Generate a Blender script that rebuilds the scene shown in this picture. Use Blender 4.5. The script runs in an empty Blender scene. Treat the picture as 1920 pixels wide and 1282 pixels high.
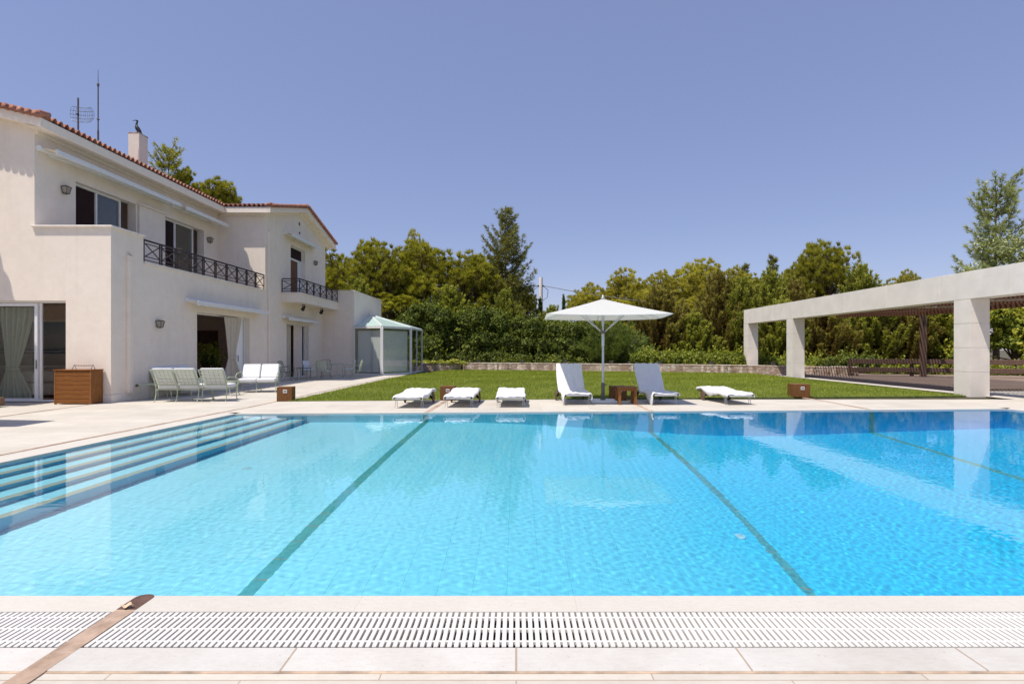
import bpy, bmesh, math, random
import numpy as np
from mathutils import Vector, Matrix
R = math.radians
S = bpy.context.scene
COL = S.collection
random.seed(7)
RNG = np.random.default_rng(11)

# ------------------------------------------------------------------ helpers
F0, CX, CY, CAMH = 1024.0, 968.0, 655.0, 1.5
def G(x, y, z=0.0):
    """ground point seen at photo pixel (x, y) - used to survey positions"""
    Y = (CAMH - z) * F0 / (y - CY)
    return ((x - CX) * Y / F0, Y)

def put(o, **kw):
    for k, v in kw.items():
        if v is not None: o[k] = v
    return o

def thing(name, label, cat, loc=(0, 0, 0), rz=0.0, group=None):
    o = bpy.data.objects.new(name, None); COL.objects.link(o)
    o.empty_display_size = .2
    o.location = loc; o.rotation_euler = (0, 0, rz)
    put(o, label=label, category=cat, group=group)
    return o

def tag(o, label, cat, group=None, kind=None):
    return put(o, label=label, category=cat, group=group, kind=kind)

class MB:
    """collects vertices and faces of ONE mesh"""
    def __init__(s): s.v = []; s.f = []
    def add(s, vs, fs):
        n = len(s.v); s.v += [tuple(p) for p in vs]; s.f += [tuple(i + n for i in f) for f in fs]; return s
    def quad(s, *p): return s.add(p, [tuple(range(len(p)))])
    def box(s, x0, x1, y0, y1, z0, z1):
        return s.add([(x0,y0,z0),(x1,y0,z0),(x1,y1,z0),(x0,y1,z0),(x0,y0,z1),(x1,y0,z1),(x1,y1,z1),(x0,y1,z1)],
                     [(3,2,1,0),(4,5,6,7),(0,1,5,4),(1,2,6,5),(2,3,7,6),(3,0,4,7)])
    def bar(s, p, q, w, h=None, up=(0,0,1)):
        h = h or w; p = Vector(p); q = Vector(q); d = (q - p).normalized()
        u = Vector(up)
        if abs(d.dot(u)) > .98: u = Vector((0,1,0))
        a = d.cross(u).normalized() * (w / 2); b = a.cross(d).normalized() * (h / 2)
        vs = [p-a-b, p+a-b, p+a+b, p-a+b, q-a-b, q+a-b, q+a+b, q-a+b]
        return s.add(vs, [(0,1,2,3),(7,6,5,4),(4,5,1,0),(5,6,2,1),(6,7,3,2),(7,4,0,3)])
    def tube(s, pts, r, n=8, cap=True):
        pts = [Vector(p) for p in pts]
        rs = r if isinstance(r, (list, tuple)) else [r] * len(pts)
        base = len(s.v); prev = None
        for i, p in enumerate(pts):
            d = (pts[min(i+1, len(pts)-1)] - pts[max(i-1, 0)]).normalized()
            if prev is None:
                u = Vector((0,0,1)) if abs(d.z) < .9 else Vector((1,0,0))
                a = d.cross(u).normalized()
            else:
                a = (prev - d * prev.dot(d))
                a = a.normalized() if a.length > 1e-6 else d.orthogonal().normalized()
            prev = a; b = d.cross(a)
            for k in range(n):
                t = 2 * math.pi * k / n
                s.v.append(tuple(p + (a * math.cos(t) + b * math.sin(t)) * rs[i]))
        for i in range(len(pts) - 1):
            for k in range(n):
                k2 = (k + 1) % n
                s.f.append((base+i*n+k, base+i*n+k2, base+(i+1)*n+k2, base+(i+1)*n+k))
        if cap:
            s.f.append(tuple(base + k for k in range(n))[::-1])
            s.f.append(tuple(base + (len(pts)-1)*n + k for k in range(n)))
        return s
    def lathe(s, prof, c=(0,0,0), n=20, axis='z'):
        base = len(s.v)
        for r, h in prof:
            for k in range(n):
                t = 2*math.pi*k/n; x, y = r*math.cos(t), r*math.sin(t)
                p = (x, y, h) if axis == 'z' else ((h, x, y) if axis == 'x' else (x, h, y))
                s.v.append((p[0]+c[0], p[1]+c[1], p[2]+c[2]))
        m = len(prof)
        for i in range(m-1):
            for k in range(n):
                k2 = (k+1) % n
                s.f.append((base+i*n+k, base+i*n+k2, base+(i+1)*n+k2, base+(i+1)*n+k))
        s.f.append(tuple(base+k for k in range(n))[::-1]); s.f.append(tuple(base+(m-1)*n+k for k in range(n)))
        return s
    def prism(s, poly, z0, z1):
        n = len(poly)
        vs = [(x,y,z0) for x,y in poly] + [(x,y,z1) for x,y in poly]
        fs = [tuple(range(n))[::-1], tuple(range(n, 2*n))] + [(i,(i+1)%n,n+(i+1)%n,n+i) for i in range(n)]
        return s.add(vs, fs)
    def grid(s, fn, nu, nv):
        b = len(s.v)
        for j in range(nv+1):
            for i in range(nu+1): s.v.append(tuple(fn(i/nu, j/nv)))
        for j in range(nv):
            for i in range(nu):
                a = b + j*(nu+1) + i; s.f.append((a, a+1, a+nu+2, a+nu+1))
        return s
    def build(s, name, m, parent=None, smooth=False, bevel=0, solid=0, local=False, fix=True):
        me = bpy.data.meshes.new(name)
        v = s.v
        if parent is not None and not local:
            mi = Matrix.Rotation(-parent.rotation_euler.z, 4, 'Z') @ Matrix.Translation(-Vector(parent_loc(parent)))
            v = [tuple(mi @ Vector(p)) for p in v]
        me.from_pydata(v, [], s.f)
        if fix:
            bm = bmesh.new(); bm.from_mesh(me); bmesh.ops.recalc_face_normals(bm, faces=bm.faces); bm.to_mesh(me); bm.free()
        me.materials.append(m)
        if smooth: me.shade_smooth() if smooth is True else me.shade_smooth()
        o = bpy.data.objects.new(name, me); COL.objects.link(o)
        if parent is not None: o.parent = parent
        if solid:
            md = o.modifiers.new('solid', 'SOLIDIFY'); md.thickness = solid; md.offset = 0
        if bevel:
            md = o.modifiers.new('bevel', 'BEVEL'); md.width = bevel; md.segments = 2; md.limit_method = 'ANGLE'; md.angle_limit = R(40)
        if smooth == 'auto':
            md = o.modifiers.new('wn', 'WEIGHTED_NORMAL')
        return o

def parent_loc(p):
    l = Vector(p.location); q = p.parent
    while q is not None: l = l + Vector(q.location); q = q.parent
    return l

def np_mesh(name, V, F, m, attr=None, smooth=False):
    V = np.asarray(V, np.float32); F = np.asarray(F, np.int32)
    me = bpy.data.meshes.new(name); k = F.shape[1]
    me.vertices.add(len(V)); me.vertices.foreach_set('co', V.ravel())
    me.loops.add(F.size); me.loops.foreach_set('vertex_index', F.ravel())
    me.polygons.add(len(F)); me.polygons.foreach_set('loop_start', np.arange(0, F.size, k, dtype=np.int32))
    try: me.polygons.foreach_set('loop_total', np.full(len(F), k, np.int32))
    except Exception: pass
    if smooth: me.polygons.foreach_set('use_smooth', np.ones(len(F), bool))
    me.update(calc_edges=True)
    if attr is not None:
        a = me.attributes.new('v', 'FLOAT', 'FACE'); a.data.foreach_set('value', np.asarray(attr, np.float32))
    me.materials.append(m)
    return me

def link(name, me, parent=None, loc=(0,0,0)):
    o = bpy.data.objects.new(name, me); COL.objects.link(o); o.location = loc
    if parent is not None: o.parent = parent
    return o

def dup(root, loc=None, rz=None, label=None, scale=None):
    r = root.copy(); COL.objects.link(r)
    if loc is not None: r.location = loc
    if rz is not None: r.rotation_euler = (0, 0, rz)
    if scale is not None: r.scale = scale
    if label: r['label'] = label
    for ch in list(root.children):
        c = ch.copy(); COL.objects.link(c); c.parent = r
        for g in ch.children:
            d = g.copy(); COL.objects.link(d); d.parent = c
    return r

# ------------------------------------------------------------------ materials
class NT:
    def __init__(s, name):
        s.m = bpy.data.materials.new(name); s.m.use_nodes = True
        s.t = s.m.node_tree; s.n = s.t.nodes; s.p = s.n['Principled BSDF']; s.out = s.n['Material Output']
    def new(s, ty, **kw):
        n = s.n.new('ShaderNode' + ty)
        for k, v in kw.items(): setattr(n, k, v)
        return n
    def link(s, a, b): s.t.links.new(a, b)
    def setp(s, **kw):
        for k, v in kw.items(): s.p.inputs[k.replace('_', ' ')].default_value = v
    def coord(s, which='Object'):
        return s.new('TexCoord').outputs[which]
    def noise(s, scale, detail=4, rough=.55, vec=None, stretch=None):
        n = s.new('TexNoise'); n.inputs['Scale'].default_value = scale; n.inputs['Detail'].default_value = detail
        n.inputs['Roughness'].default_value = rough
        v = vec or s.coord()
        if stretch:
            mp = s.new('Mapping'); mp.inputs['Scale'].default_value = stretch; s.link(v, mp.inputs['Vector']); v = mp.outputs[0]
        s.link(v, n.inputs['Vector']); return n.outputs['Fac']
    def ramp(s, fac, stops, interp='LINEAR'):
        r = s.new('ValToRGB'); r.color_ramp.interpolation = interp
        e = r.color_ramp.elements
        while len(e) < len(stops): e.new(.5)
        for i, (p, c) in enumerate(stops):
            e[i].position = p; e[i].color = (c[0], c[1], c[2], 1) if not isinstance(c, (int, float)) else (c, c, c, 1)
        s.link(fac, r.inputs['Fac']); return r.outputs['Color']
    def mix(s, fac, a, b, mode='MIX'):
        n = s.new('Mix', data_type='RGBA', blend_type=mode)
        for sock, v in ((n.inputs[0], fac), (n.inputs[6], a), (n.inputs[7], b)):
            if isinstance(v, (int, float)): sock.default_value = v
            elif isinstance(v, tuple): sock.default_value = (*v[:3], 1)
            else: s.link(v, sock)
        return n.outputs[2]
    def math(s, op, a, b=None, c=None):
        n = s.new('Math', operation=op)
        for i, v in enumerate((a, b, c)):
            if v is None: continue
            if isinstance(v, (int, float)): n.inputs[i].default_value = v
            else: s.link(v, n.inputs[i])
        return n.outputs[0]
    def bump(s, h, strength=.3, dist=.01, to=None):
        b = s.new('Bump'); b.inputs['Strength'].default_value = strength; b.inputs['Distance'].default_value = dist
        s.link(h, b.inputs['Height']); s.link(b.outputs[0], (to or s.p).inputs['Normal']); return b
    def base(s, c):
        if isinstance(c, tuple): s.p.inputs['Base Color'].default_value = (*c[:3], 1)
        else: s.link(c, s.p.inputs['Base Color'])

def plain(name, c, rough=.6, metal=0, var=.12, scale=6, bump=0, bscale=60):
    t = NT(name)
    lo = tuple(x*(1-var) for x in c); hi = tuple(min(1, x*(1+var)) for x in c)
    t.base(t.ramp(t.noise(scale), [(.3, lo), (.7, hi)]))
    t.setp(Roughness=rough, Metallic=metal)
    if bump: t.bump(t.noise(bscale, 3), bump, .004)
    return t.m

def m_plaster():
    t = NT('plaster')
    c1 = t.ramp(t.noise(.55, 6, .6), [(.3, (.835,.735,.625)), (.7, (.875,.775,.665))])
    c2 = t.ramp(t.noise(3.0, 8, .7), [(.35, (.93,.93,.93)), (.65, (1,1,1))])
    st = t.ramp(t.noise(1.6, 5, .6, stretch=(3,3,.18)), [(.55, (1,1,1)), (.8, (.93,.92,.90))])
    c = t.mix(1., t.mix(1., c1, c2, 'MULTIPLY'), st, 'MULTIPLY')
    sx = t.new('SeparateXYZ'); t.link(t.new('NewGeometry').outputs['Position'], sx.inputs[0])
    low = t.math('SUBTRACT', 1., t.math('MULTIPLY', sx.outputs[2], 1.6)); low = t.math('MAXIMUM', low, 0.)
    spl = t.math('MULTIPLY', low, t.ramp(t.noise(5, 6, .7), [(.35, 0.), (.7, .30)]))
    c = t.mix(spl, c, (.50,.42,.35))
    run = t.ramp(t.noise(2.2, 4, .6, stretch=(4.5,4.5,.22)), [(.60, 0.), (.78, .18)])
    c = t.mix(run, c, (.60,.52,.44))
    t.base(c); t.setp(Roughness=.92)
    t.p.inputs['Specular IOR Level'].default_value = .15
    h = t.math('ADD', t.noise(38, 6, .65), t.math('MULTIPLY', t.noise(6, 3), .8))
    t.bump(h, .22, .012)
    return t.m

def m_slabs(name, c, sx, sy, joint=(.42,.33,.25), jw=.006, var=.07, rot=0, off=.5, stain=.12, shift=(0,0,0)):
    t = NT(name)
    mp = t.new('Mapping'); mp.inputs['Rotation'].default_value = (0,0,rot); mp.inputs['Location'].default_value = shift
    t.link(t.coord(), mp.inputs['Vector']); v = mp.outputs[0]
    b = t.new('TexBrick', offset=off)
    b.inputs['Scale'].default_value = 1; b.inputs['Brick Width'].default_value = sx; b.inputs['Row Height'].default_value = sy
    b.inputs['Mortar Size'].default_value = jw; b.inputs['Mortar Smooth'].default_value = .3; b.inputs['Bias'].default_value = 0
    lo = tuple(x*(1-var) for x in c); hi = tuple(min(1, x*(1+var)) for x in c)
    b.inputs['Color1'].default_value = (*lo,1); b.inputs['Color2'].default_value = (*hi,1); b.inputs['Mortar'].default_value = (*joint,1)
    t.link(v, b.inputs['Vector'])
    n1 = t.ramp(t.noise(1.3, 8, .65, vec=v), [(.35, (1-stain, 1-stain*1.15, 1-stain*1.35)), (.62, (1,1,1))])
    n2 = t.ramp(t.noise(14, 6, .7, vec=v, stretch=(1,3.5,1)), [(.3, (.93,.92,.90)), (.6, (1,1,1))])
    pit = t.ramp(t.noise(55, 3, .6, vec=v), [(.25, (.74,.69,.63)), (.33, (1,1,1))])
    c = t.mix(1., t.mix(1., t.mix(1., b.outputs['Color'], n1, 'MULTIPLY'), n2, 'MULTIPLY'), pit, 'MULTIPLY')
    t.base(c); t.setp(Roughness=.75); t.p.inputs['Specular IOR Level'].default_value = .25
    h = t.math('SUBTRACT', t.noise(40, 4), t.math('MULTIPLY', b.outputs['Fac'], 2.))
    t.bump(h, .25, .006)
    return t.m

def m_wood(name, c1, c2, scale=(18,18,1.5), rough=.55):
    t = NT(name)
    f = t.noise(2.2, 7, .65, stretch=scale)
    g = t.noise(.9, 2)
    c = t.mix(t.math('MULTIPLY', g, .35), t.ramp(f, [(.3, c1), (.7, c2)]), tuple(x*.7 for x in c1))
    t.base(c); t.setp(Roughness=rough); t.p.inputs['Specular IOR Level'].default_value = .2; t.bump(f, .25, .004)
    return t.m

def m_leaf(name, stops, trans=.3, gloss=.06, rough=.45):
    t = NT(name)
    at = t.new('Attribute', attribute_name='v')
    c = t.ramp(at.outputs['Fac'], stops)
    t.n.remove(t.p)
    d = t.new('BsdfDiffuse'); tr = t.new('BsdfTranslucent'); gl = t.new('BsdfGlossy'); gl.inputs['Roughness'].default_value = rough
    gl.inputs['Color'].default_value = (.5,.55,.42,1)
    t.link(c, d.inputs['Color'])
    t.link(t.mix(1., c, (1.15,1.2,.55), 'MULTIPLY'), tr.inputs['Color'])
    m1 = t.new('MixShader'); m1.inputs[0].default_value = trans; t.link(d.outputs[0], m1.inputs[1]); t.link(tr.outputs[0], m1.inputs[2])
    m2 = t.new('MixShader'); m2.inputs[0].default_value = gloss; t.link(m1.outputs[0], m2.inputs[1]); t.link(gl.outputs[0], m2.inputs[2])
    t.link(m2.outputs[0], t.out.inputs[0])
    return t.m

def m_thin_glass(name, tint=(.75,.82,.8), rough=0, refl=.05):
    t = NT(name); t.n.remove(t.p)
    a = t.new('BsdfTransparent'); a.inputs[0].default_value = (*tint,1)
    g = t.new('BsdfGlossy'); g.inputs['Roughness'].default_value = rough
    ge = t.new('NewGeometry'); dp = t.new('VectorMath', operation='DOT_PRODUCT')
    t.link(ge.outputs['Normal'], dp.inputs[0]); t.link(ge.outputs['Incoming'], dp.inputs[1])
    f5 = t.math('POWER', t.math('SUBTRACT', 1., t.math('ABSOLUTE', dp.outputs['Value'])), 5.)
    m = t.new('MixShader'); t.link(t.math('MULTIPLY_ADD', f5, .92, refl), m.inputs[0]); t.link(a.outputs[0], m.inputs[1]); t.link(g.outputs[0], m.inputs[2])
    t.link(m.outputs[0], t.out.inputs[0]); return t.m

def m_roof():
    t = NT('terracotta')
    ri = t.noise(3.2, 3)
    c = t.ramp(ri, [(.25, (.25,.090,.057)), (.5, (.34,.145,.095)), (.75, (.43,.225,.16))])
    c = t.mix(t.ramp(t.noise(11, 5, .7), [(.5, 0.), (.75, .6)]), c, (.30,.17,.12))
    t.base(c); t.setp(Roughness=.85); t.bump(t.noise(60), .2, .004); return t.m

def m_stone():
    t = NT('rubble_stone')
    mp = t.new('Mapping'); mp.inputs['Scale'].default_value = (2.7, 2.7, 4.6); t.link(t.coord(), mp.inputs['Vector'])
    ns = t.new('TexNoise'); ns.inputs['Scale'].default_value = 2.2; t.link(mp.outputs[0], ns.inputs['Vector'])
    vv = t.mix(.16, mp.outputs[0], ns.outputs['Color'], 'ADD')
    vo = t.new('TexVoronoi'); vo.inputs['Scale'].default_value = 1; t.link(vv, vo.inputs['Vector'])
    ve = t.new('TexVoronoi', feature='DISTANCE_TO_EDGE'); ve.inputs['Scale'].default_value = 1; t.link(vv, ve.inputs['Vector'])
    sp = t.new('SeparateColor'); t.link(vo.outputs['Color'], sp.inputs[0])
    c = t.ramp(sp.outputs[0], [(0, (.68,.48,.36)), (.3, (.82,.66,.53)), (.6, (.88,.76,.64)), (.85, (.78,.58,.45)), (1, (.90,.82,.72))])
    c = t.mix(1., c, t.ramp(t.noise(18, 6, .7), [(.3, (.78,.76,.74)), (.7, (1.05,1.03,1.0))]), 'MULTIPLY')
    e = t.ramp(ve.outputs['Distance'], [(.02, (.0,.0,.0)), (.09, (1,1,1))])
    t.base(t.mix(e, (.56,.44,.35), c)); t.setp(Roughness=.9)
    h = t.math('ADD', t.ramp(ve.outputs['Distance'], [(0, 0.), (.16, 1.)]), t.math('MULTIPLY', t.noise(20), .3))
    t.bump(h, .4, .025)
    return t.m

def m_grass():
    return m_leaf('grass_blades', [(0, (.17,.22,.028)), (.45, (.275,.325,.042)), (.8, (.38,.415,.07)), (1, (.45,.43,.12))], .35, .02)

M = {}
def mats():
    M['plaster'] = m_plaster()
    M['trim'] = plain('cream_trim', (.87,.76,.64), .8, var=.03, bump=.1)
    M['soffit'] = plain('cream_soffit', (.84,.74,.62), .85, var=.05)
    M['cap'] = plain('stone_cap', (.76,.69,.61), .7, var=.08, scale=3)
    M['deck'] = m_slabs('travertine_paving', (.56,.525,.465), 1.25, .62, joint=(.40,.32,.255), jw=.004, var=.06, stain=.10)
    M['near'] = m_slabs('travertine_border', (.585,.572,.545), 1.10, 5.0, joint=(.38,.31,.24), jw=.006, var=.06, off=0, stain=.15, shift=(0,0,0))
    M['cope'] = m_slabs('pool_coping', (.56,.53,.48), 1.28, 9.0, joint=(.52,.45,.38), jw=.002, var=.03, off=0, stain=.05, shift=(-.35,0,0))
    t = NT('brown_stone_strip'); isl = t.new('NewGeometry').outputs['Random Per Island']
    c = t.ramp(isl, [(0, (.34,.235,.175)), (.35, (.46,.34,.265)), (.7, (.55,.43,.34)), (1, (.40,.285,.215))])
    c = t.mix(1., c, t.ramp(t.noise(9, 7, .7), [(.3, (.62,.59,.56)), (.55, (.95,.95,.95)), (.8, (1.18,1.16,1.13))]), 'MULTIPLY')
    t.base(c); t.setp(Roughness=.85); t.p.inputs['Specular IOR Level'].default_value=.15; t.bump(t.noise(30), .3, .004); M['strip'] = t.m
    M['wet'] = plain('wet_brown_stone', (.12,.062,.042), .25, var=.35, scale=12)
    M['roof'] = m_roof()
    M['white'] = plain('white_paint', (.74,.73,.71), .45, var=.03)
    M['grate'] = plain('white_plastic', (.645,.62,.58), .5, var=.07, scale=2.5)
    M['channel'] = plain('wet_channel', (.12,.07,.045), .5, var=.5, scale=9)
    M['rail'] = plain('brown_iron', (.045,.027,.021), .45, metal=.2, var=.25)
    M['green'] = plain('pale_green_iron', (.40,.46,.32), .5, var=.08)
    M['dkgreen'] = plain('dark_green_iron', (.12,.17,.11), .5, var=.12)
    M['fabric'] = plain('white_fabric', (.70,.70,.71), .95, var=.025, bump=.25, bscale=120)
    M['canvas'] = None
    M['curtain'] = plain('cream_curtain', (.62,.55,.44), .95, var=.06)
    M['alu'] = plain('brushed_alu', (.55,.56,.57), .4, metal=.6, var=.05)
    M['darkmetal'] = plain('dark_metal', (.03,.028,.028), .5, metal=.3)
    M['greymetal'] = plain('grey_metal', (.15,.135,.12), .5, metal=.4)
    M['teak'] = m_wood('teak', (.19,.072,.018), (.33,.145,.045), (14,14,2))
    M['teak_h'] = m_wood('teak_boards', (.16,.055,.012), (.30,.12,.030), (1.6,16,16))
    M['cubewood'] = m_wood('iroko', (.13,.055,.018), (.24,.11,.038), (16,16,2))
    M['darkwood'] = m_wood('dark_wood', (.035,.017,.010), (.07,.036,.02))
    M['oldwood'] = m_wood('weathered_timber', (.10,.06,.042), (.20,.13,.095), (10,10,1.2), .8)
    M['decking'] = m_wood('timber_decking', (.20,.14,.105), (.34,.255,.20), (2,12,12), .8)
    M['rafter'] = m_wood('stained_rafter', (.09,.040,.022), (.16,.075,.042), (10,10,10))
    M['slat'] = m_wood('grey_slat', (.20,.15,.12), (.36,.28,.225), (6,6,6), .8)
    M['concrete'] = plain('pale_concrete', (.77,.71,.64), .75, var=.07, scale=1.7, bump=.12, bscale=30)
    M['stone'] = m_stone()
    M['soil'] = plain('dry_soil', (.085,.075,.04), .95, var=.4, scale=2, bump=.4, bscale=12)
    M['turf'] = plain('turf_soil', (.10,.13,.03), .95, var=.3, scale=5)
    M['grass'] = m_grass()
    M['glass'] = m_thin_glass('window_glass', (.80,.85,.83), 0, .07)
    M['screen'] = plain('insect_screen', (.032,.018,.018), .85, var=.1); M['screen'].node_tree.nodes['Principled BSDF'].inputs['Specular IOR Level'].default_value = .1
    M['frost'] = m_thin_glass('bay_glass', (.95,.97,.96), .0, .11)
    M['roofglass'] = plain('roof_glass', (.44,.58,.54), .25, var=.03)
    M['blind'] = plain('white_blind', (.84,.85,.83), .9, var=.02)
    M['inwall'] = plain('interior_wall', (.74,.60,.50), .9, var=.05)
    M['infloor'] = m_wood('interior_floor', (.30,.19,.12), (.45,.30,.20), (2,12,2))
    M['bird'] = plain('black_bronze', (.012,.011,.011), .5, var=.3)
    M['bark'] = plain('bark', (.13,.085,.06), .95, var=.4, scale=9, bump=.6, bscale=20)
    M['wicker'] = plain('wicker', (.20,.12,.075), .8, var=.5, scale=55, bump=.8, bscale=90)
    M['lamp_glass'] = plain('lamp_glass', (.36,.31,.25), .3, var=.1)
    M['ink'] = plain('black_ink', (.02,.02,.02), .5)
    t = NT('canvas'); t.n.remove(t.p)
    d = t.new('BsdfDiffuse'); d.inputs[0].default_value = (.72,.73,.73,1); tr = t.new('BsdfTranslucent'); tr.inputs[0].default_value = (.86,.85,.79,1)
    mx = t.new('MixShader'); mx.inputs[0].default_value = .48
    t.link(d.outputs[0], mx.inputs[1]); t.link(tr.outputs[0], mx.inputs[2]); t.link(mx.outputs[0], t.out.inputs[0]); M['canvas'] = t.m
mats()

# ------------------------------------------------------------------ world, sun, camera
w = bpy.data.worlds.new("World"); S.world = w; w.use_nodes = True
nt = w.node_tree; bg = nt.nodes['Background']
sky = nt.nodes.new('ShaderNodeTexSky'); sky.sky_type = 'NISHITA'; sky.sun_disc = False
SUN = Vector((.36, .28, -1.0))
sky.sun_elevation = math.atan2(1, math.hypot(.39, .28)); sky.sun_rotation = math.atan2(-.39, -.28)
sky.altitude = 100; sky.air_density = 1.0; sky.dust_density = .4; sky.ozone_density = 3.0
tint = nt.nodes.new('ShaderNodeMix'); tint.data_type = 'RGBA'; tint.blend_type = 'MULTIPLY'; tint.inputs[0].default_value = 1
tint.inputs[7].default_value = (1.22, 1.02, 1.02, 1)
nt.links.new(sky.outputs[0], tint.inputs[6]); bg.inputs[1].default_value = .092
veil = nt.nodes.new('ShaderNodeMix'); veil.data_type = 'RGBA'; veil.inputs[0].default_value = .58      # summer haze evens the sky out
veil.inputs[7].default_value = (1.44, 1.80, 3.30, 1)
nt.links.new(tint.outputs[2], veil.inputs[6]); nt.links.new(veil.outputs[2], bg.inputs[0])
L = bpy.data.lights.new('sun', 'SUN'); L.energy = 3.0; L.angle = R(.5); L.color = (1, .93, .83)
L.cycles.is_caustics_light = True
lo = bpy.data.objects.new('sun', L); COL.objects.link(lo); lo.rotation_euler = SUN.to_track_quat('-Z', 'Y').to_euler(); lo.location = (-20, -15, 50)
c = bpy.data.cameras.new('camera'); c.lens = F0 / 1920 * 36; c.sensor_width = 36
c.shift_x = -8 / 1920; c.shift_y = 14 / 1920; c.clip_end = 3000; c.clip_start = .05
cam = bpy.data.objects.new('camera', c); COL.objects.link(cam); cam.location = (0, 0, CAMH); cam.rotation_euler = (R(90), 0, 0); S.camera = cam
S.view_settings.view_transform = 'Standard'; S.view_settings.look = 'None'; S.view_settings.exposure = .84; S.view_settings.gamma = 1
S.cycles.caustics_refractive = True; S.cycles.caustics_reflective = False
S.cycles.max_bounces = 10; S.cycles.transparent_max_bounces = 12; S.cycles.diffuse_bounces = 6
S.cycles.sample_clamp_indirect = 8; S.cycles.use_denoising = True
# ------------------------------------------------------------------ pool, paving, lawn (the setting)
def PL(y): return -7.19 + .051 * y                 # left pool edge
NEAR = 3.317
FAR_L = (PL(12.69), 12.69); FAR_R = (12.37, 13.75)
def PF(x): return FAR_L[1] + (x - FAR_L[0]) * (FAR_R[1] - FAR_L[1]) / (FAR_R[0] - FAR_L[0])
NR = (13.0, NEAR); NL = (PL(NEAR), NEAR)
POOL = [NL, NR, FAR_R, FAR_L]
WZ = -.022
def struct(name, mb, m, **kw):
    o = mb.build(name, m, **kw); o['kind'] = 'structure'; return o

def depth(x):
    k = min(1., max(0., (x + 2.2) / 9.0)); k = k * k * (3 - 2 * k)
    return 1.27 + k * 2.28

# basin with a flight of steps down the left side
mb = MB()
prof = [(0.0, -.0)]
st, rise = .40, .245
steps = []
for k in range(5): steps.append((k * st, -.03 - .235 * (k + 1)))
xs_far = []
def sect(y, x0):
    """cross-section along X at one end: list of (x, z)"""
    pts = [(x0, .0)]
    for k in range(5):
        z = WZ - .2 - .21 * k
        pts.append((x0 + k * st, z))
        if k < 4: pts.append((x0 + (k + 1) * st, z))
    pts[-1] = (x0 + 4 * st, -1.27)
    for i in range(40): pts.append((-2.2 + 9.0 * i / 39, -depth(-2.2 + 9.0 * i / 39)))
    pts.append((9., -3.55))
    return pts
a = sect(NEAR, PL(NEAR)); b = sect(13, FAR_L[0])
an = [(x, NEAR, z) for x, z in a] + [(NR[0], NEAR, -3.55)]
bn = [(x, PF(x), z) for x, z in b] + [(FAR_R[0], FAR_R[1], -3.55)]
n = len(an)
mb.add(an + bn, [(i, i + 1, n + i + 1, n + i) for i in range(n - 1)])
# the near, far and right walls close the basin
top_a = [(x, NEAR, 0) for x, _, _ in an]; top_b = [(x, y, 0) for x, y, _ in bn]
for i in range(n - 1):
    if abs(an[i][0] - an[i+1][0]) < 1e-6: continue
    mb.quad(top_a[i], top_a[i+1], an[i+1], an[i]); mb.quad(top_b[i+1], top_b[i], bn[i], bn[i+1])
mb.quad(top_a[-1], top_b[-1], bn[-1], an[-1])

def m_tile():
    t = NT('pool_mosaic')
    sx = t.new('SeparateXYZ'); t.link(t.coord(), sx.inputs[0]); X, Y, Z = sx.outputs
    # water depth absorption painted into the mosaic colour: pale aqua shallow, azure deep end
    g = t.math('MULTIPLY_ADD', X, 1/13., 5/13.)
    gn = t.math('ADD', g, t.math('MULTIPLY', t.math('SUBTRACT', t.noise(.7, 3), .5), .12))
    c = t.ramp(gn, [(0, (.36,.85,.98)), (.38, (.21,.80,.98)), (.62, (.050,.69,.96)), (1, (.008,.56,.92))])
    geo = t.new('NewGeometry'); nz = t.new('SeparateXYZ'); t.link(geo.outputs['True Normal'], nz.inputs[0])
    flat = t.math('GREATER_THAN', t.math('ABSOLUTE', nz.outputs[2]), .5)
    # sheets of mosaic show as faint joints
    def lines(v, pitch, wd):
        f = t.math('FRACT', t.math('DIVIDE', t.math('ADD', v, 50.), pitch))
        return t.math('LESS_THAN', f, wd / pitch)
    j = t.math('MAXIMUM', lines(X, .31, .006), t.math('MULTIPLY', flat, lines(Y, .31, .006)))
    small = t.math('MAXIMUM', lines(X, .062, .005), lines(Y, .062, .005))
    c = t.mix(t.math('MULTIPLY', small, .10), c, (.45,.62,.66))
    c = t.mix(t.math('MULTIPLY', j, .38), c, (.06,.34,.42))
    # darker glazed risers of the steps
    onstep = t.math('LESS_THAN', X, -4.9)
    riser = t.math('MULTIPLY', onstep, t.math('SUBTRACT', 1., flat))
    c = t.mix(t.math('MULTIPLY', riser, .9), c, (.09,.48,.67))
    # sand-coloured nosing band on every tread
    e = t.math('SUBTRACT', t.math('SUBTRACT', X, -7.19), t.math('MULTIPLY', Y, .051))
    fr = t.math('FRACT', t.math('DIVIDE', e, .40))
    nos = t.math('MULTIPLY', t.math('MULTIPLY', t.math('GREATER_THAN', fr, .70), flat),
                 t.math('MULTIPLY', t.math('LESS_THAN', e, 1.6), onstep))
    c = t.mix(t.math('MULTIPLY', nos, .9), c, (.42,.46,.36))
    # three dark green lane strips with orange joints
    lane = None
    for x0 in (-2.31, 3.10, 8.65):
        d = t.math('LESS_THAN', t.math('ABSOLUTE', t.math('SUBTRACT', t.math('SUBTRACT', X, x0), t.math('MULTIPLY', Y, .0125))), .066)
        lane = d if lane is None else t.math('MAXIMUM', lane, d)
    lc = t.mix(t.noise(2.5, 3), (.055,.37,.40), (.10,.45,.46))
    lc = t.mix(t.math('MAXIMUM', t.math('MULTIPLY', flat, lines(Y, .40, .007)), 0.), lc, (.45,.27,.10))
    c = t.mix(lane, c, lc)
    t.base(c); t.setp(Roughness=.35); t.p.inputs['Specular IOR Level'].default_value = .1
    return t.m
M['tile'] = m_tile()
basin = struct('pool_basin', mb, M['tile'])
basin.cycles.is_caustics_receiver = True

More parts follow.
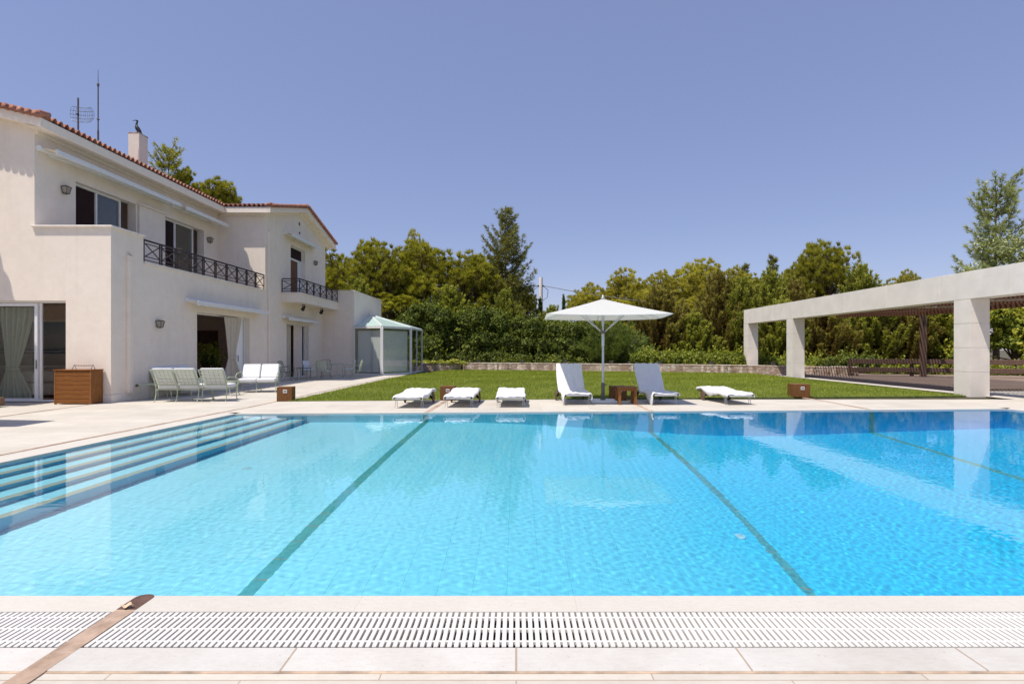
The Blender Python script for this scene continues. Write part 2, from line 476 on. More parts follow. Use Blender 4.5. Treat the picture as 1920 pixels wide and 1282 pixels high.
# water: a rippled sheet with real refraction
t = NT('pool_water'); t.n.remove(t.p)
g = t.new('BsdfGlass'); g.inputs['IOR'].default_value = 1.29; g.inputs['Roughness'].default_value = 0
g.inputs['Color'].default_value = (.95, .99, 1, 1)
t.link(g.outputs[0], t.out.inputs[0]); M['water'] = t.m
nu, nv = 900, 480
U, Vv = np.meshgrid(np.linspace(0, 1, nu), np.linspace(0, 1, nv) ** 1.35)
yl = NEAR + Vv * (FAR_L[1] - NEAR); yr = NEAR + Vv * (FAR_R[1] - NEAR)
xl = -7.19 + .051 * yl; xr = NR[0] + Vv * (FAR_R[0] - NR[0])
X = xl + U * (xr - xl); Y = yl + U * (yr - yl); Z = np.full_like(X, WZ)
rg = np.random.default_rng(5)
for i in range(110):
    lam = .06 * (9 ** rg.random()); k = 2 * np.pi / lam; th = rg.random() * 2 * np.pi
    Z += .0010 / k * (1.4 if lam < .13 else .5 if lam < .3 else .2) * np.sin(k * (np.cos(th) * X + np.sin(th) * Y) + rg.random() * 6.28)
ids = np.arange(nu * nv).reshape(nv, nu)
Fq = np.stack([ids[:-1,:-1], ids[:-1,1:], ids[1:,1:], ids[1:,:-1]], -1).reshape(-1, 4)
wo = link('pool_water', np_mesh('pool_water', np.stack([X, Y, Z], -1).reshape(-1, 3), Fq, M['water'], smooth=True))
wo['kind'] = 'structure'; wo.cycles.is_caustics_caster = True

M['tilecap'] = plain('inlet_cover', (.34,.66,.74), .4, var=.05)
# floor inlets in the basin and return-pipe rings on the far wall
def inlet(x, y, label):
    z = -depth(x) + .002
    o = MB().lathe([(.075, 0), (.075, .008), (.05, .012), (.0, .013)], (x, y, z), 20).build('floor_inlet', M['tilecap'], smooth=False)
    o.cycles.is_caustics_receiver = True
    tag(o, label, 'pool inlet', 'round inlets on the pool floor')
inlet(-4.1, 8.3, 'white round inlet on the shallow pool floor near the steps')
inlet(2.9, 7.1, 'white round inlet on the pool floor left of the second lane strip')
def ringlet(x, lab):
    y = PF(x) - .012
    b = MB(); pts = []
    for k in range(25):
        tt = 2*math.pi*k/24; pts.append((x + .27*math.cos(tt), y - .02, WZ - .12 + .06*math.sin(tt)))
    b.tube(pts, .014, 6, cap=False)
    b.box(x-.24, x+.24, y-.004, y+.006, WZ-.165, WZ-.075)
    o = b.build('skimmer_ring', M['white'], smooth=True); o.cycles.is_caustics_receiver = True
    tag(o, lab, 'skimmer', 'oval skimmer rings in the far pool wall')
ringlet(-4.75, 'white oval skimmer ring in the far pool wall beside the steps')
ringlet(2.0, 'white oval skimmer ring in the far pool wall below the parasol')
ringlet(9.2, 'white oval skimmer ring in the far pool wall beside the right lane strip')

# ground: one sheet to the horizon with the pool cut out
def ring(mb, outer, hole, z):
    (x0, y0, x1, y1) = outer; h = hole
    c = [(x0,y0),(x1,y0),(x1,y1),(x0,y1)]
    for i in range(4):
        j = (i + 1) % 4
        mb.quad((*c[i], z), (*c[j], z), (*h[j], z), (*h[i], z))
    return mb
def offs(d):
    return [(NL[0]-d, NL[1]-d), (NR[0]+d, NR[1]-d), (FAR_R[0]+d, FAR_R[1]+d), (FAR_L[0]-d, FAR_L[1]+d)]
struct('ground', ring(MB(), (-900, -300, 900, 1500), offs(.25), -.05), M['soil'])
# travertine terrace
CO = .36
hole = [(NL[0]-CO, 2.745), (NR[0]+CO, 2.745), (FAR_R[0]+CO, FAR_R[1]+.30), (FAR_L[0]-CO, FAR_L[1]+.30)]
b = ring(MB(), (-30, -8, 34, 16.4), hole, 0.0)
b.quad((-11.4, 16.4, 0), (-6.5, 16.4, 0), (-6.5, 38.9, 0), (-11.4, 38.9, 0))
b.quad((15.0, 16.4, 0), (34, 16.4, 0), (34, 19.7, 0), (15.0, 19.7, 0))
b.quad((15.0, 19.7, 0), (15.9, 19.7, 0), (15.9, 31.2, 0), (15.0, 31.2, 0))
struct('terrace_paving', b, M['deck'])
# near border slabs between the grate and the camera
struct('border_slabs', MB().box(-8.2, 14, 2.545, 2.742, -.04, .006), M['near'], bevel=.004)
# joint line beyond
struct('sandy_joint', MB().box(-8.2, 14, 2.528, 2.5449, -.04, .0025), plain('sandy_joint', (.42,.31,.22), .9, var=.45, scale=7))

# coping ring
b = MB()
def slab(b, poly, z0=-.10, z1=.006): b.prism(poly, z0, z1)
slab(b, [(NL[0]-CO, 3.115), (NR[0]+CO, 3.115), (NR[0]+.03, NEAR), (NL[0]-.03, NEAR)])
slab(b, [(NL[0]-CO, 3.115), (NL[0]-.03, NEAR), (NL[0]+.012, NEAR), (FAR_L[0]+.012, FAR_L[1]+.02), (FAR_L[0]-CO, FAR_L[1]+.30)], z0=-.06)
slab(b, [(FAR_R[0]-.012, FAR_R[1]), (NR[0]-.012, NEAR), (NR[0]+CO, 3.115), (FAR_R[0]+CO, FAR_R[1]+.30)], z0=-.06)
slab(b, [(FAR_L[0]+.012, FAR_L[1]-.012), (FAR_R[0]-.012, FAR_R[1]-.012), (FAR_R[0]+.0, FAR_R[1]+.10), (FAR_L[0]+.0, FAR_L[1]+.10)], z0=-.06)
struct('pool_coping', b, M['cope'])
# far edge band outside the coping (either side of the far grate)
def far_band(x0, x1, d0, d1): return [(x0, PF(x0)+d0), (x1, PF(x1)+d0), (x1, PF(x1)+d1), (x0, PF(x0)+d1)]
b = MB(); b.prism(far_band(FAR_L[0], -2.1, .1005, .30), -.05, .004); b.prism(far_band(3.35, FAR_R[0], .1005, .30), -.05, .004)
struct('far_border', b, M['cope'])

# overflow grates
def grate(x0, x1, y0, y1, pitch, sw, label, skew=0, nb=3):
    b = MB(); x = x0 + sw/2
    while x < x1 - sw/2:
        b.box(x-sw/2, x+sw/2, y0+.004, y1-.004, -.018, .0075); x += pitch
    for i in range(nb):
        y = y0 + (y1-y0) * (.16 + .34*i)
        b.box(x0, x1, y-.007, y+.007, -.016, .0058)
    o = b.build('overflow_grate', M['grate'], bevel=.003)
    return tag(o, label, 'pool grate', 'white overflow grates along the pool')
grate(-7.4, -2.302, 2.747, 3.112, .0345, .0232, 'white slatted overflow grate at the near pool edge, short piece left of the brown strip')
grate(-2.178, 8.0, 2.747, 3.112, .0345, .0232, 'long white slatted overflow grate along the near pool edge right of the brown strip')
b = MB(); x = -2.05
while x < 3.28:
    y = PF(x); b.box(x-.017, x+.017, y+.104, y+.296, -.018, .007); x += .055
for d in (.15, .25): b.bar((-2.08, PF(-2.08)+d, -.006), (3.3, PF(3.3)+d, -.006), .014, .02)
o = b.build('overflow_grate', M['grate']); tag(o, 'white slatted overflow grate at the far pool edge in front of the loungers', 'pool grate', 'white overflow grates along the pool')
b = MB(); b.box(-8.2, 14, 2.743, 3.114, -.16, -.13); b.prism(far_band(-2.1, 3.35, .1005, .30), -.12, -.10)
b.box(-8.2, 14, 2.736, 2.7425, -.14, -.002); b.box(-8.2, 14, 3.1155, 3.13, -.14, -.04)
struct('overflow_channel', b, M['channel'])

# brown stone strips dividing the paving
b = MB()
def strip(b, p, q, w, z=.0072):
    p = Vector((*p, 0)); q = Vector((*q, 0)); d = (q-p).normalized(); nrm = Vector((-d.y, d.x, 0)) * w/2
    L_ = (q-p).length; n = max(1, int(L_/.42)); cuts = [0] + sorted((i + random.uniform(-.25,.25))/n for i in range(1, n)) + [1]
    for a_, b_ in zip(cuts, cuts[1:]):
        P_, Q_ = p.lerp(q, a_)+d*.0015, p.lerp(q, b_)-d*.0015
        b.prism([tuple((P_-nrm)[:2]), tuple((P_+nrm)[:2]), tuple((Q_+nrm)[:2]), tuple((Q_-nrm)[:2])][::-1], -.03, z+random.uniform(-.0004,.0004))
strip(b, (-2.27, -6), (-2.242, 3.14), .112)
strip(b, (-2.14, PF(-2.14)+.0), (-2.05, 16.0), .11)
strip(b, (3.26, PF(3.26)+.0), (3.30, 16.5), .11)
strip(b, (8.83, PF(8.83)+.1), (8.95, 17.0), .10)
strip(b, (-7.66, 2.2), (-6.92, 14.6), .07, .008); strip(b, (-6.92, 14.6), (-6.85, 38), .07, .008)
strip(b, (-11.2, 3), (-11.62, 15.3), .07, .008)
struct('stone_strips', b, M['strip'])
b = MB(); pts = [(-2.242+.056*math.cos(a), 3.285+.05*math.sin(a)) for a in [math.pi*k/8 for k in range(9)]]
b.prism([(-2.298, 3.1405), (-2.186, 3.1405)] + pts, -.06, .0082)
struct('wet_strip_end', b, M['wet'])

# a dry leaf on the strip
b = MB(); b.grid(lambda u, v: (-2.285+.075*u, 3.155+.03*(v-.5)*math.sin(math.pi*min(1,max(.05,u)))*1.6, .020+.012*abs(v-.5)+.008*math.sin(9*u+3*v)), 8, 4)
o = b.build('dry_leaf', plain('dry_leaf', (.62,.45,.30), .8, var=.25, scale=40), smooth=True, solid=.002)
tag(o, 'small dry curled leaf lying on the brown strip at the near pool edge', 'leaf')

# lawn
LAWN = [(-6.55, 15.75), (14.45, 17.55), (14.45, 34.0), (5.0, 36.9), (-4.3, 39.6), (-5.3, 37.9), (-6.5, 28)]
b = MB(); b.prism(LAWN, -.04, .015); struct('lawn_soil', b, M['turf'])
def in_poly(P, poly):
    x, y = P[:,0], P[:,1]; r = np.zeros(len(P), bool); n = len(poly)
    for i in range(n):
        x1, y1 = poly[i]; x2, y2 = poly[(i+1) % n]
        cnd = ((y1 > y) != (y2 > y)) & (x < (x2-x1)*(y-y1)/(y2-y1+1e-12)+x1); r ^= cnd
    return r
def lawn_grass():
    N = 230000
    u = RNG.random(N)
    y = 15.7 + 24 * u**1.5
    P = np.stack([-6.7 + 21.3*RNG.random(N), y], 1)
    jit = P + RNG.normal(0, .03, P.shape)
    P = P[in_poly(jit, LAWN)]; n = len(P)
    far = (P[:,1]-15.7)/24
    h = (.035 + .035*RNG.random(n)) * (1 + .3*far); wd = (.006 + .012*far)
    ang = RNG.random(n)*2*np.pi; lean = RNG.normal(0, .5, (n,2))
    base = np.c_[P, np.full(n, .012)]
    dx = np.c_[np.cos(ang), np.sin(ang), np.zeros(n)] * wd[:,None]
    tip = base + np.c_[lean*h[:,None], h]
    V = np.empty((n*3,3)); V[0::3] = base-dx; V[1::3] = base+dx; V[2::3] = tip
    Fa = np.arange(n*3).reshape(-1,3)
    # patchy growth: mowing bands and dry spots are in the grass itself
    q = .45 + .16*np.sin(P[:,0]*.9+.4*np.sin(P[:,1]*.7)) * np.sin(P[:,1]*1.3+1) + RNG.normal(0,.17,n)
    q += .10*(np.sin(P[:,0]*3.1+P[:,1]*2.3)*np.sin(P[:,0]*1.7-P[:,1]*3.7))
    o = link('lawn_grass', np_mesh('lawn_grass', V, Fa, M['grass'], attr=np.clip(q,0,1)))
    tag(o, 'short green mown grass of the lawn between the pool and the stone wall', 'grass', kind='stuff')
lawn_grass()
# timber deck under the pergola
b = MB(); x = 15.95
i = 0
y = 19.75
while y < 33:
    b.box(15.9, 27, y, y+.135, .02, .09); y += .142
struct('timber_deck', b, M['decking'])
struct('deck_joist_edge', MB().box(15.905, 15.93, 19.75, 31.5, -.04, .018), M['oldwood'])
# ------------------------------------------------------------------ the villa
XW, XU, XE = -11.4, -13.55, -9.56          # pool-side wall, set-back upper wall, extension wall
YF, YG0, YG1, YE = 15.36, 24.8, 32.6, 32.2
villa = thing('villa', 'cream plastered two storey villa with terracotta tiled roof and upper terrace', 'house', (-15, 24, 0))
def part(mb, name, m, parent=None, **kw): return mb.build(name, M[m] if isinstance(m, str) else m, parent or villa, **kw)

def wall_panel(mb, mp, us, vs, holes, th, ends=3):
    """flat wall with real openings. mp(u, v, d) -> world point, d = depth into the wall"""
    us = sorted(set(us + [h[0] for h in holes] + [h[1] for h in holes])); vs = sorted(set(vs + [h[2] for h in holes] + [h[3] for h in holes]))
    for i in range(len(us)-1):
        for j in range(len(vs)-1):
            uc, vc = (us[i]+us[i+1])/2, (vs[j]+vs[j+1])/2
            if any(h[0] < uc < h[1] and h[2] < vc < h[3] for h in holes): continue
            for d in (0, th):
                mb.quad(mp(us[i],vs[j],d), mp(us[i+1],vs[j],d), mp(us[i+1],vs[j+1],d), mp(us[i],vs[j+1],d))
    for u0,u1,v0,v1 in holes:
        for (a,b2) in (((u0,v0),(u0,v1)), ((u0,v1),(u1,v1)), ((u1,v1),(u1,v0)), ((u1,v0),(u0,v0))):
            mb.quad(mp(*a,0), mp(*b2,0), mp(*b2,th), mp(*a,th))
    # close the ends and top
    u0,u1,v0,v1 = us[0],us[-1],vs[0],vs[-1]
    for k_, (a,b2) in enumerate((((u0,v0),(u0,v1)), ((u1,v1),(u1,v0)), ((u0,v1),(u1,v1)))):
        if k_ == 2 or ends & (1 << k_): mb.quad(mp(*a,0), mp(*b2,0), mp(*b2,th), mp(*a,th))

TH = .3
fy = lambda Y0: (lambda u, v, d: (u, Y0 + d, v))          # wall facing the camera
fx = lambda X0: (lambda u, v, d: (X0 - d, u, v))          # wall facing the pool
mb = MB()
# front wall, lower + upper part left of the terrace, gable above
wall_panel(mb, fy(YF), [-20, -16.4], [0, 7.75], [], TH, 1)
for d_ in (0, TH): mb.quad((-16.4, YF+d_, 2.87), (XU, YF+d_, 2.87), (XU, YF+d_, 7.75), (-16.4, YF+d_, 7.75))
wall_panel(mb, fy(YF), [-12.67, XW], [0, 2.87], [], TH)
mb.quad((XU, YF, 2.87), (XW, YF, 2.87), (XW, YF, 4.93), (XU, YF, 4.93)); mb.quad((XU, YF+TH, 2.87), (XW, YF+TH, 2.87), (XW, YF+TH, 4.93), (XU, YF+TH, 4.93))
mb.quad((XW, YF, 2.87), (XW, YF+TH, 2.87), (XW, YF+TH, 4.93), (XW, YF, 4.93)); mb.quad((XU, YF, 4.93), (XW, YF, 4.93), (XW, YF+TH, 4.93), (XU, YF+TH, 4.93))
mb.quad((-16.4, YF, 2.87), (-12.67, YF, 2.87), (-12.67, YF+TH, 2.87), (-16.4, YF+TH, 2.87)); mb.quad((XU, YF, 4.93), (XU, YF+TH, 4.93), (XU, YF+TH, 7.75), (XU, YF, 7.75))
mb.add([(XU, YF, 7.75), (-20, YF, 7.75), (-20, YF, 9.2), (-17.8, YF, 8.85), (XU,YF+TH,7.75), (-20,YF+TH,7.75), (-20,YF+TH,9.2), (-17.8,YF+TH,8.85)], [(0,1,2,3),(7,6,5,4)])
# pool side: low wall, parapet, wing
wall_panel(mb, fx(XW), [YF+TH, 16.7], [0, 4.93], [], TH)
wall_panel(mb, fx(XW), [16.7, YG0], [0, 4.12], [(19.5, 23.35, 0.0, 2.83)], TH)
wall_panel(mb, fx(XW), [YG0, YG1], [0, 7.85], [(27.1, 30.0, 0, 2.8), (27.6, 29.5, 4.27, 6.8)], TH)
mb.add([(XW,YG0,7.85),(XW,YG1,7.85),(XW,28.7,8.86),(XW-TH,YG0,7.85),(XW-TH,YG1,7.85),(XW-TH,28.7,8.86)], [(0,1,2),(5,4,3)])
# set-back upper wall and the wing's upper front wall
wall_panel(mb, fx(XU), [YF+TH, YG0], [4.0, 7.75], [(16.8, 19.46, 4.2, 6.67), (21.07, 23.7, 4.2, 6.64)], TH)
wall_panel(mb, fy(YG0), [-20, XW-TH], [4.0, 7.98], [], TH)
# far end, back
mb.quad((XW, YG1, 0), (-20, YG1, 0), (-20, YG1, 7.9), (XW, YG1, 7.9))
mb.quad((-20, YF, 0), (-20, YG1, 0), (-20, YG1, 9.2), (-20, YF, 9.2))
# extension carrying the little balcony's end
mb.box(XW+.002, XE, YE, 38.7, 0, 4.93)
# projecting left wing (outside the frame, it shades the front wall)
mb.box(-21, -16.3, 12.6, YF-.002, 0, 7.7)
part(mb, 'wall', 'plaster')
# terrace slab and its edge
mb = MB(); mb.box(XU, XW-TH, YF+TH, YG0, 3.9, 4.19); part(mb, 'terrace_floor', 'cap')
mb = MB(); mb.box(XW-TH-.03, XW+.05, 16.72, YG0-.002, 4.1205, 4.19); part(mb, 'terrace_edge', 'cap', bevel=.008)
mb = MB(); mb.box(XU-.06, XW+.07, YF-.07, YF+TH+.04, 4.9305, 4.985); mb.box(XW-TH-.04, XW+.068, YF+TH+.0405, 16.74, 4.9305, 4.984)
part(mb, 'parapet_cap', 'cap', bevel=.01)
mb = MB(); mb.box(XW-.02, XE+.05, YE-.05, 38.74, 4.9305, 4.98); part(mb, 'parapet_cap', 'cap', bevel=.008)
# plinth course
mb = MB(); mb.box(XW+.0005, XW+.035, YF-.03, 19.3, 0, .22); mb.box(-12.6, XW-.0, YF-.032, YF-.0005, 0, .22); part(mb, 'plinth', 'cap', bevel=.006)
# downpipes boxed in plaster colour
def downpipe(y, z1):
    mb = MB(); mb.box(XW+.001, XW+.10, y, y+.16, .22, z1)
    mb.quad((XW+.001,y,z1),(XW+.10,y,z1),(XW+.001,y+.08,z1+.12)); mb.quad((XW+.001,y+.16,z1),(XW+.10,y+.16,z1),(XW+.001,y+.08,z1+.12))
    part(mb, 'downpipe', 'plaster', bevel=.012)
downpipe(15.95, 4.25); downpipe(25.0, 6.9)

# ---- roof: rows of barrel tiles as real relief
def tiled(mb, p0, du, Lu, dv, Lv, pitch=.21, row=.36):
    du = Vector(du).normalized(); dv = Vector(dv).normalized(); nn = du.cross(dv)
    if nn.z < 0: nn = -nn
    p0 = Vector(p0); ns = 8
    cols = max(1, int(round(Lu / pitch))); pw = Lu / cols; rows = int(math.ceil(Lv / row))
    prof = []
    for k in range(ns):
        a = k / ns
        prof.append((a, .075 * math.sin(math.pi * min(1, a / .62)) if a < .62 else -.045 * math.sin(math.pi * (a - .62) / .38)))
    us = [(i + a) * pw for i in range(cols) for a, _ in prof] + [Lu]; hs = [h for i in range(cols) for _, h in prof] + [0]
    vv = []
    for r in range(rows):
        vv += [(r * row - (.03 if r else 0), .045), (min(Lv, (r + 1) * row - .03), .012)]
    b = len(mb.v); m = len(us)
    for v, off in vv:
        for u, h in zip(us, hs): mb.v.append(tuple(p0 + du * u + dv * v + nn * (h + off)))
    for j in range(len(vv) - 1):
        for i in range(m - 1):
            a = b + j * m + i; mb.f.append((a, a + 1, a + m + 1, a + m))
RS = .24   # roof slope
def slope_len(dx): return dx * math.sqrt(1 + RS * RS)
roof = MB()
EX, EZ = -13.02, 7.88
tiled(roof, (EX, 14.92, EZ), (0,1,0), 28.5-14.92, (-1,0,RS), slope_len(4.9))
tiled(roof, (EX-9.8, 14.92, EZ), (0,1,0), 28.5-14.92, (1,0,RS), slope_len(4.9))
tiled(roof, (-20.5, 24.35, EZ), (1,0,0), 20.5-10.92, (0,1,RS), slope_len(4.55))
tiled(roof, (-20.5, 33.25, EZ), (1,0,0), 20.5-10.92, (0,-1,RS), slope_len(4.55))
tiled(roof, (-15.88, 12.3, 7.78), (0,1,0), 2.62, (-1,0,RS), slope_len(4.0))
roof_o = part(roof, 'roof', 'roof', solid=.022, fix=False)
# rake and ridge caps: a row of half-round tiles
def caps(p, q, r=.085, step=.30):
    mb = MB(); p = Vector(p); q = Vector(q); n = int((q-p).length/step); d = (q-p)/n
    for i in range(n):
        a = p + d*i; mb.tube([a, a + d*1.12 + Vector((0,0,.02))], [r*1.1, r*.88], 10)
    return mb
def rake(p, q):
    p = Vector(p); q = Vector(q); L_ = (q-p).length; n = int(L_/.21); out = Vector((0,-1,0)) if abs(p.y-q.y) < .01 else Vector((1,0,0))
    mb = MB()
    for i in range(n):
        a = p.lerp(q, (i+.5)/n); mb.tube([a+out*.13-Vector((0,0,.02)), a-out*.30+Vector((0,0,.0))], [.088, .075], 10)
    part(mb, 'verge_tiles', 'roof', roof_o, smooth='auto')
up = Vector((0,0,.045))
rake(Vector((EX+.02, 14.98, EZ))+up, Vector((EX-4.9, 14.98, EZ+4.9*RS))+up)
rake(Vector((-10.99, 24.33, EZ))+up, Vector((-10.99, 28.7, EZ+4.57*RS))+up)
rake(Vector((-10.99, 33.27, EZ))+up, Vector((-10.99, 28.7, EZ+4.57*RS))+up)
part(caps(Vector((-10.95, 28.7, EZ+4.55*RS))+up, Vector((-20, 28.7, EZ+4.55*RS))+up, .1), 'ridge_tiles', 'roof', roof_o, smooth='auto')
# end knobs where eave and rake meet
for p in ((EX-.02, 14.93, EZ+.1), (-10.97, 24.32, EZ+.1)):
    mb = MB(); mb.tube([Vector(p)+Vector((0,-.03,-.02)), Vector(p)+Vector((0,.30,.05))], [.085, .075], 12); part(mb, 'corner_tile', 'roof', roof_o, smooth='auto')
# fascia boards and soffits
mb = MB()
fz0, fz1 = 7.60, 7.86
mb.box(EX-.10, EX-.02, 15.061, 24.45, fz0, fz1)                         # main eave, pool side
mb.box(EX-.019, -11.061, 24.38, 24.46, fz0, fz1)                        # wing eave
def rake_board(p, q, ax):
    p = Vector(p); q = Vector(q); h = .26; t = .08
    o = Vector((0, t, 0)) if ax == 'y' else Vector((-t, 0, 0))
    dn = Vector((0, 0, -h))
    mb.add([p, q, q+dn, p+dn, p+o, q+o, q+dn+o, p+dn+o], [(0,1,2,3),(7,6,5,4),(0,4,5,1),(1,5,6,2),(2,6,7,3),(3,7,4,0)])
rake_board((EX-.02, 14.98, fz1), (EX-4.9, 14.98, fz1+4.88*RS), 'y')
rake_board((-10.98, 24.38, fz1), (-10.98, 28.7, fz1+4.52*RS), 'x')
rake_board((-10.98, 33.22, fz1), (-10.98, 28.7, fz1+4.52*RS), 'x')
part(mb, 'fascia', 'trim', bevel=.01)
mb = MB()
mb.quad((XU-.01, 15.0, fz0+.07), (EX-.06, 15.0, fz0+.02), (EX-.06, 24.42, fz0+.02), (XU-.01, 24.9, fz0+.07))
mb.quad((EX-.1, 24.42, fz0+.02), (-11.0, 24.42, fz0+.02), (-11.0, YG0+.01, fz0+.07), (XU, YG0+.01, fz0+.07))
mb.quad((EX-.05, 15.03, fz0+.02), (EX-.05, YF+.01, fz0+.03), (EX-4.9, YF+.01, fz0+.03+4.9*RS), (EX-4.9, 15.03, fz0+.02+4.9*RS))
for s, y0 in ((1, 24.42), (-1, 33.2)):
    mb.quad((XW-.01, y0, fz0+.03), (-11.03, y0, fz0+.02), (-11.03, 28.7, fz0+.02+4.5*RS), (XW-.01, 28.7, fz0+.03+4.5*RS))
mb.box(-16.35, -15.95, 12.4, YF-.01, 7.62, 7.72)
part(mb, 'soffit', 'soffit', fix=False)
# cove strip under the eave
mb = MB(); mb.bar((XU+.036, YF+.01, 7.61), (XU+.036, YG0-.07, 7.61), .07, .10); mb.bar((XU+.14, YG0-.06, 7.6), (XW+.06, YG0-.06, 7.6), .07, .10)
mb.bar((XW+.06, YG0-.12, 7.63), (XW+.06, 28.7, 8.68), .12, .16); mb.bar((XW+.06, YG1+.5, 7.58), (XW+.06, 28.7, 8.68), .12, .16)
part(mb, 'cornice', 'trim')
# chimney
mb = MB(); mb.box(-14.92, -14.5, 21.0, 21.5, 8.0, 9.84); chim = part(mb, 'chimney', 'plaster', roof_o, bevel=.01)
t = NT('rust_stain'); t.base(t.ramp(t.noise(9, 5, .7), [(.4, (.30,.15,.08)), (.65, (.60,.53,.47))])); t.setp(Roughness=.9)
mb = MB(); mb.box(-14.925, -14.495, 20.995, 21.505, 9.8, 9.845); part(mb, 'chimney_rim', t.m, roof_o, bevel=.004)

# ---- windows and doors
def frame_x(parent, X, y0, y1, z0, z1, w=.06, d=.07, mull=(), name='frame'):
    mb = MB()
    mb.box(X-d, X, y0, y0+w, z0, z1); mb.box(X-d, X, y1-w, y1, z0, z1)
    mb.box(X-d, X, y0+w, y1-w, z1-w, z1); mb.box(X-d, X, y0+w, y1-w, z0, z0+w)
    for m_ in mull: mb.box(X-d-.004, X+.004, m_-w/2, m_+w/2, z0+w, z1-w)
    return part(mb, name, 'white', parent, bevel=.004)
def frame_y(parent, Y, x0, x1, z0, z1, w=.06, d=.07, mull=(), name='frame'):
    mb = MB()
    mb.box(x0, x0+w, Y, Y+d, z0, z1); mb.box(x1-w, x1, Y, Y+d, z0, z1)
    mb.box(x0+w, x1-w, Y, Y+d, z1-w, z1); mb.box(x0+w, x1-w, Y, Y+d, z0, z0+w)
    for m_ in mull: mb.box(m_-w/2, m_+w/2, Y-.004, Y+d+.004, z0+w, z1-w)
    return part(mb, name, 'white', parent, bevel=.004)
def upper_window(y0, y1, z1, ymid, yend):
    win = frame_x(villa, XU-.17, y0, yend, 4.2, z1, .07, .09, (ymid,), name='sliding_window')
    mb = MB(); mb.box(XU-.225, XU-.215, y0+.07, ymid-.035, 4.27, z1-.07); part(mb, 'insect_screen', 'screen', win)
    mb = MB(); mb.box(XU-.225, XU-.215, ymid+.035, yend-.07, 4.27, z1-.07); part(mb, 'pane', 'glass', win)
    return win
upper_window(16.8, 19.46, 6.67, 17.85, 18.95)
upper_window(21.07, 23.7, 6.64, 21.95, 23.2)
# sliding shutter panel parked between them, with its runner
mb = MB(); mb.box(XU+.02, XU+.07, 19.55, 20.98, 4.2, 6.66); sh = part(mb, 'sliding_shutter', 'plaster', bevel=.006)
mb = MB(); mb.box(XU+.001, XU+.15, 19.5, 21.02, 6.665, 6.72); part(mb, 'runner', 'trim', sh, bevel=.006)
# rooms behind the openings
mb = MB()
def room(x0, x1, y0, y1, z0, z1, open_side):
    P = lambda x,y,z: (x,y,z)
    fs = {'floor': (P(x0,y0,z0),P(x1,y0,z0),P(x1,y1,z0),P(x0,y1,z0)), 'ceil': (P(x0,y0,z1),P(x1,y0,z1),P(x1,y1,z1),P(x0,y1,z1)),
          'x0': (P(x0,y0,z0),P(x0,y1,z0),P(x0,y1,z1),P(x0,y0,z1)), 'x1': (P(x1,y0,z0),P(x1,y1,z0),P(x1,y1,z1),P(x1,y0,z1)),
          'y0': (P(x0,y0,z0),P(x1,y0,z0),P(x1,y0,z1),P(x0,y0,z1)), 'y1': (P(x0,y1,z0),P(x1,y1,z0),P(x1,y1,z1),P(x0,y1,z1))}
    for k, f in fs.items():
        if k not in open_side: mb.quad(*f)
room(-19.9, XW-TH-.01, YF+TH+.01, 18.9, .012, 3.0, ('y0','x1'))
room(-16.5, XW-TH-.01, 19.0, 24.4, .012, 3.0, ('x1',))
room(-16.5, XW-TH-.01, 25.0, 32.4, .012, 3.0, ('x1',))
room(-17, XU-TH-.01, YF+TH+.02, 20.3, 4.21, 7.2, ('x1',))
room(-17, XU-TH-.01, 20.4, 24.7, 4.21, 7.2, ('x1',))
room(-15, XW-TH-.01, 25.2, 32.4, 4.28, 7.3, ('x1',))
part(mb, 'interior_wall', 'inwall', fix=False)
mb = MB(); mb.box(-19.9, -11.75, YF+TH+.02, 18.88, .0125, .018); mb.box(-16.4, -11.72, 19.02, 24.38, .0125, .018); mb.box(-16.4, -11.72, 25.02, 32.3, .0125, .018)
part(mb, 'interior_floor', 'infloor')
# front sliding door: fixed leaf with glass, right half open
d = frame_y(villa, YF+.14, -16.4, -12.67, .02, 2.87, .05, .10, (), 'sliding_door')
lf = frame_y(d, YF+.12, -15.6, -13.575, .03, 2.81, .085, .05, (), 'door_leaf')
mb = MB(); mb.box(-15.5, -13.67, YF+.14, YF+.15, .13, 2.71); part(mb, 'pane', 'glass', d)
lf = frame_y(d, YF+.175, -15.5, -13.50, .03, 2.81, .07, .05, (), 'door_leaf')
mb = MB(); mb.bar((-13.6, YF+.11, .95), (-13.6, YF+.11, 1.2), .02); part(mb, 'handle', 'greymetal', d)
mb = MB(); mb.box(-13.3, -12.72, YF+.22, YF+.23, .05, .20)
# side doors
def side_door(y0, y1, z1):
    d = frame_x(villa, XW-.20, y0, y1, .02, z1, .05, .09, (), 'sliding_door')
    return d
sd = side_door(19.5, 23.35, 2.83)
mb = MB(); mb.box(XW-.30, XW-.20, 22.60, 22.70, .03, 2.78); part(mb, 'door_leaf', 'white', sd, bevel=.004)
mb = MB(); mb.box(XW-.27, XW-.26, 22.70, 23.28, .07, 2.78); part(mb, 'pane', 'blind', sd)
mb = MB(); mb.bar((XW-.17, 22.72, 1.0), (XW-.17, 22.72, 1.25), .025); part(mb, 'handle', 'greymetal', sd)
sd2 = side_door(27.1, 30.0, 2.8)
mb = MB(); mb.box(XW-.30, XW-.22, 29.5, 29.62, .03, 2.75); part(mb, 'door_leaf', 'white', sd2, bevel=.004)
mb = MB(); mb.box(XW-.27, XW-.255, 28.6, 29.5, .07, 2.75); mb.box(XW-.254, XW-.248, 28.75, 29.4, .2, 1.25); mb.box(XW-.254, XW-.248, 28.75, 29.4, 1.4, 2.6); part(mb, 'panel_door', 'inwall', sd2)
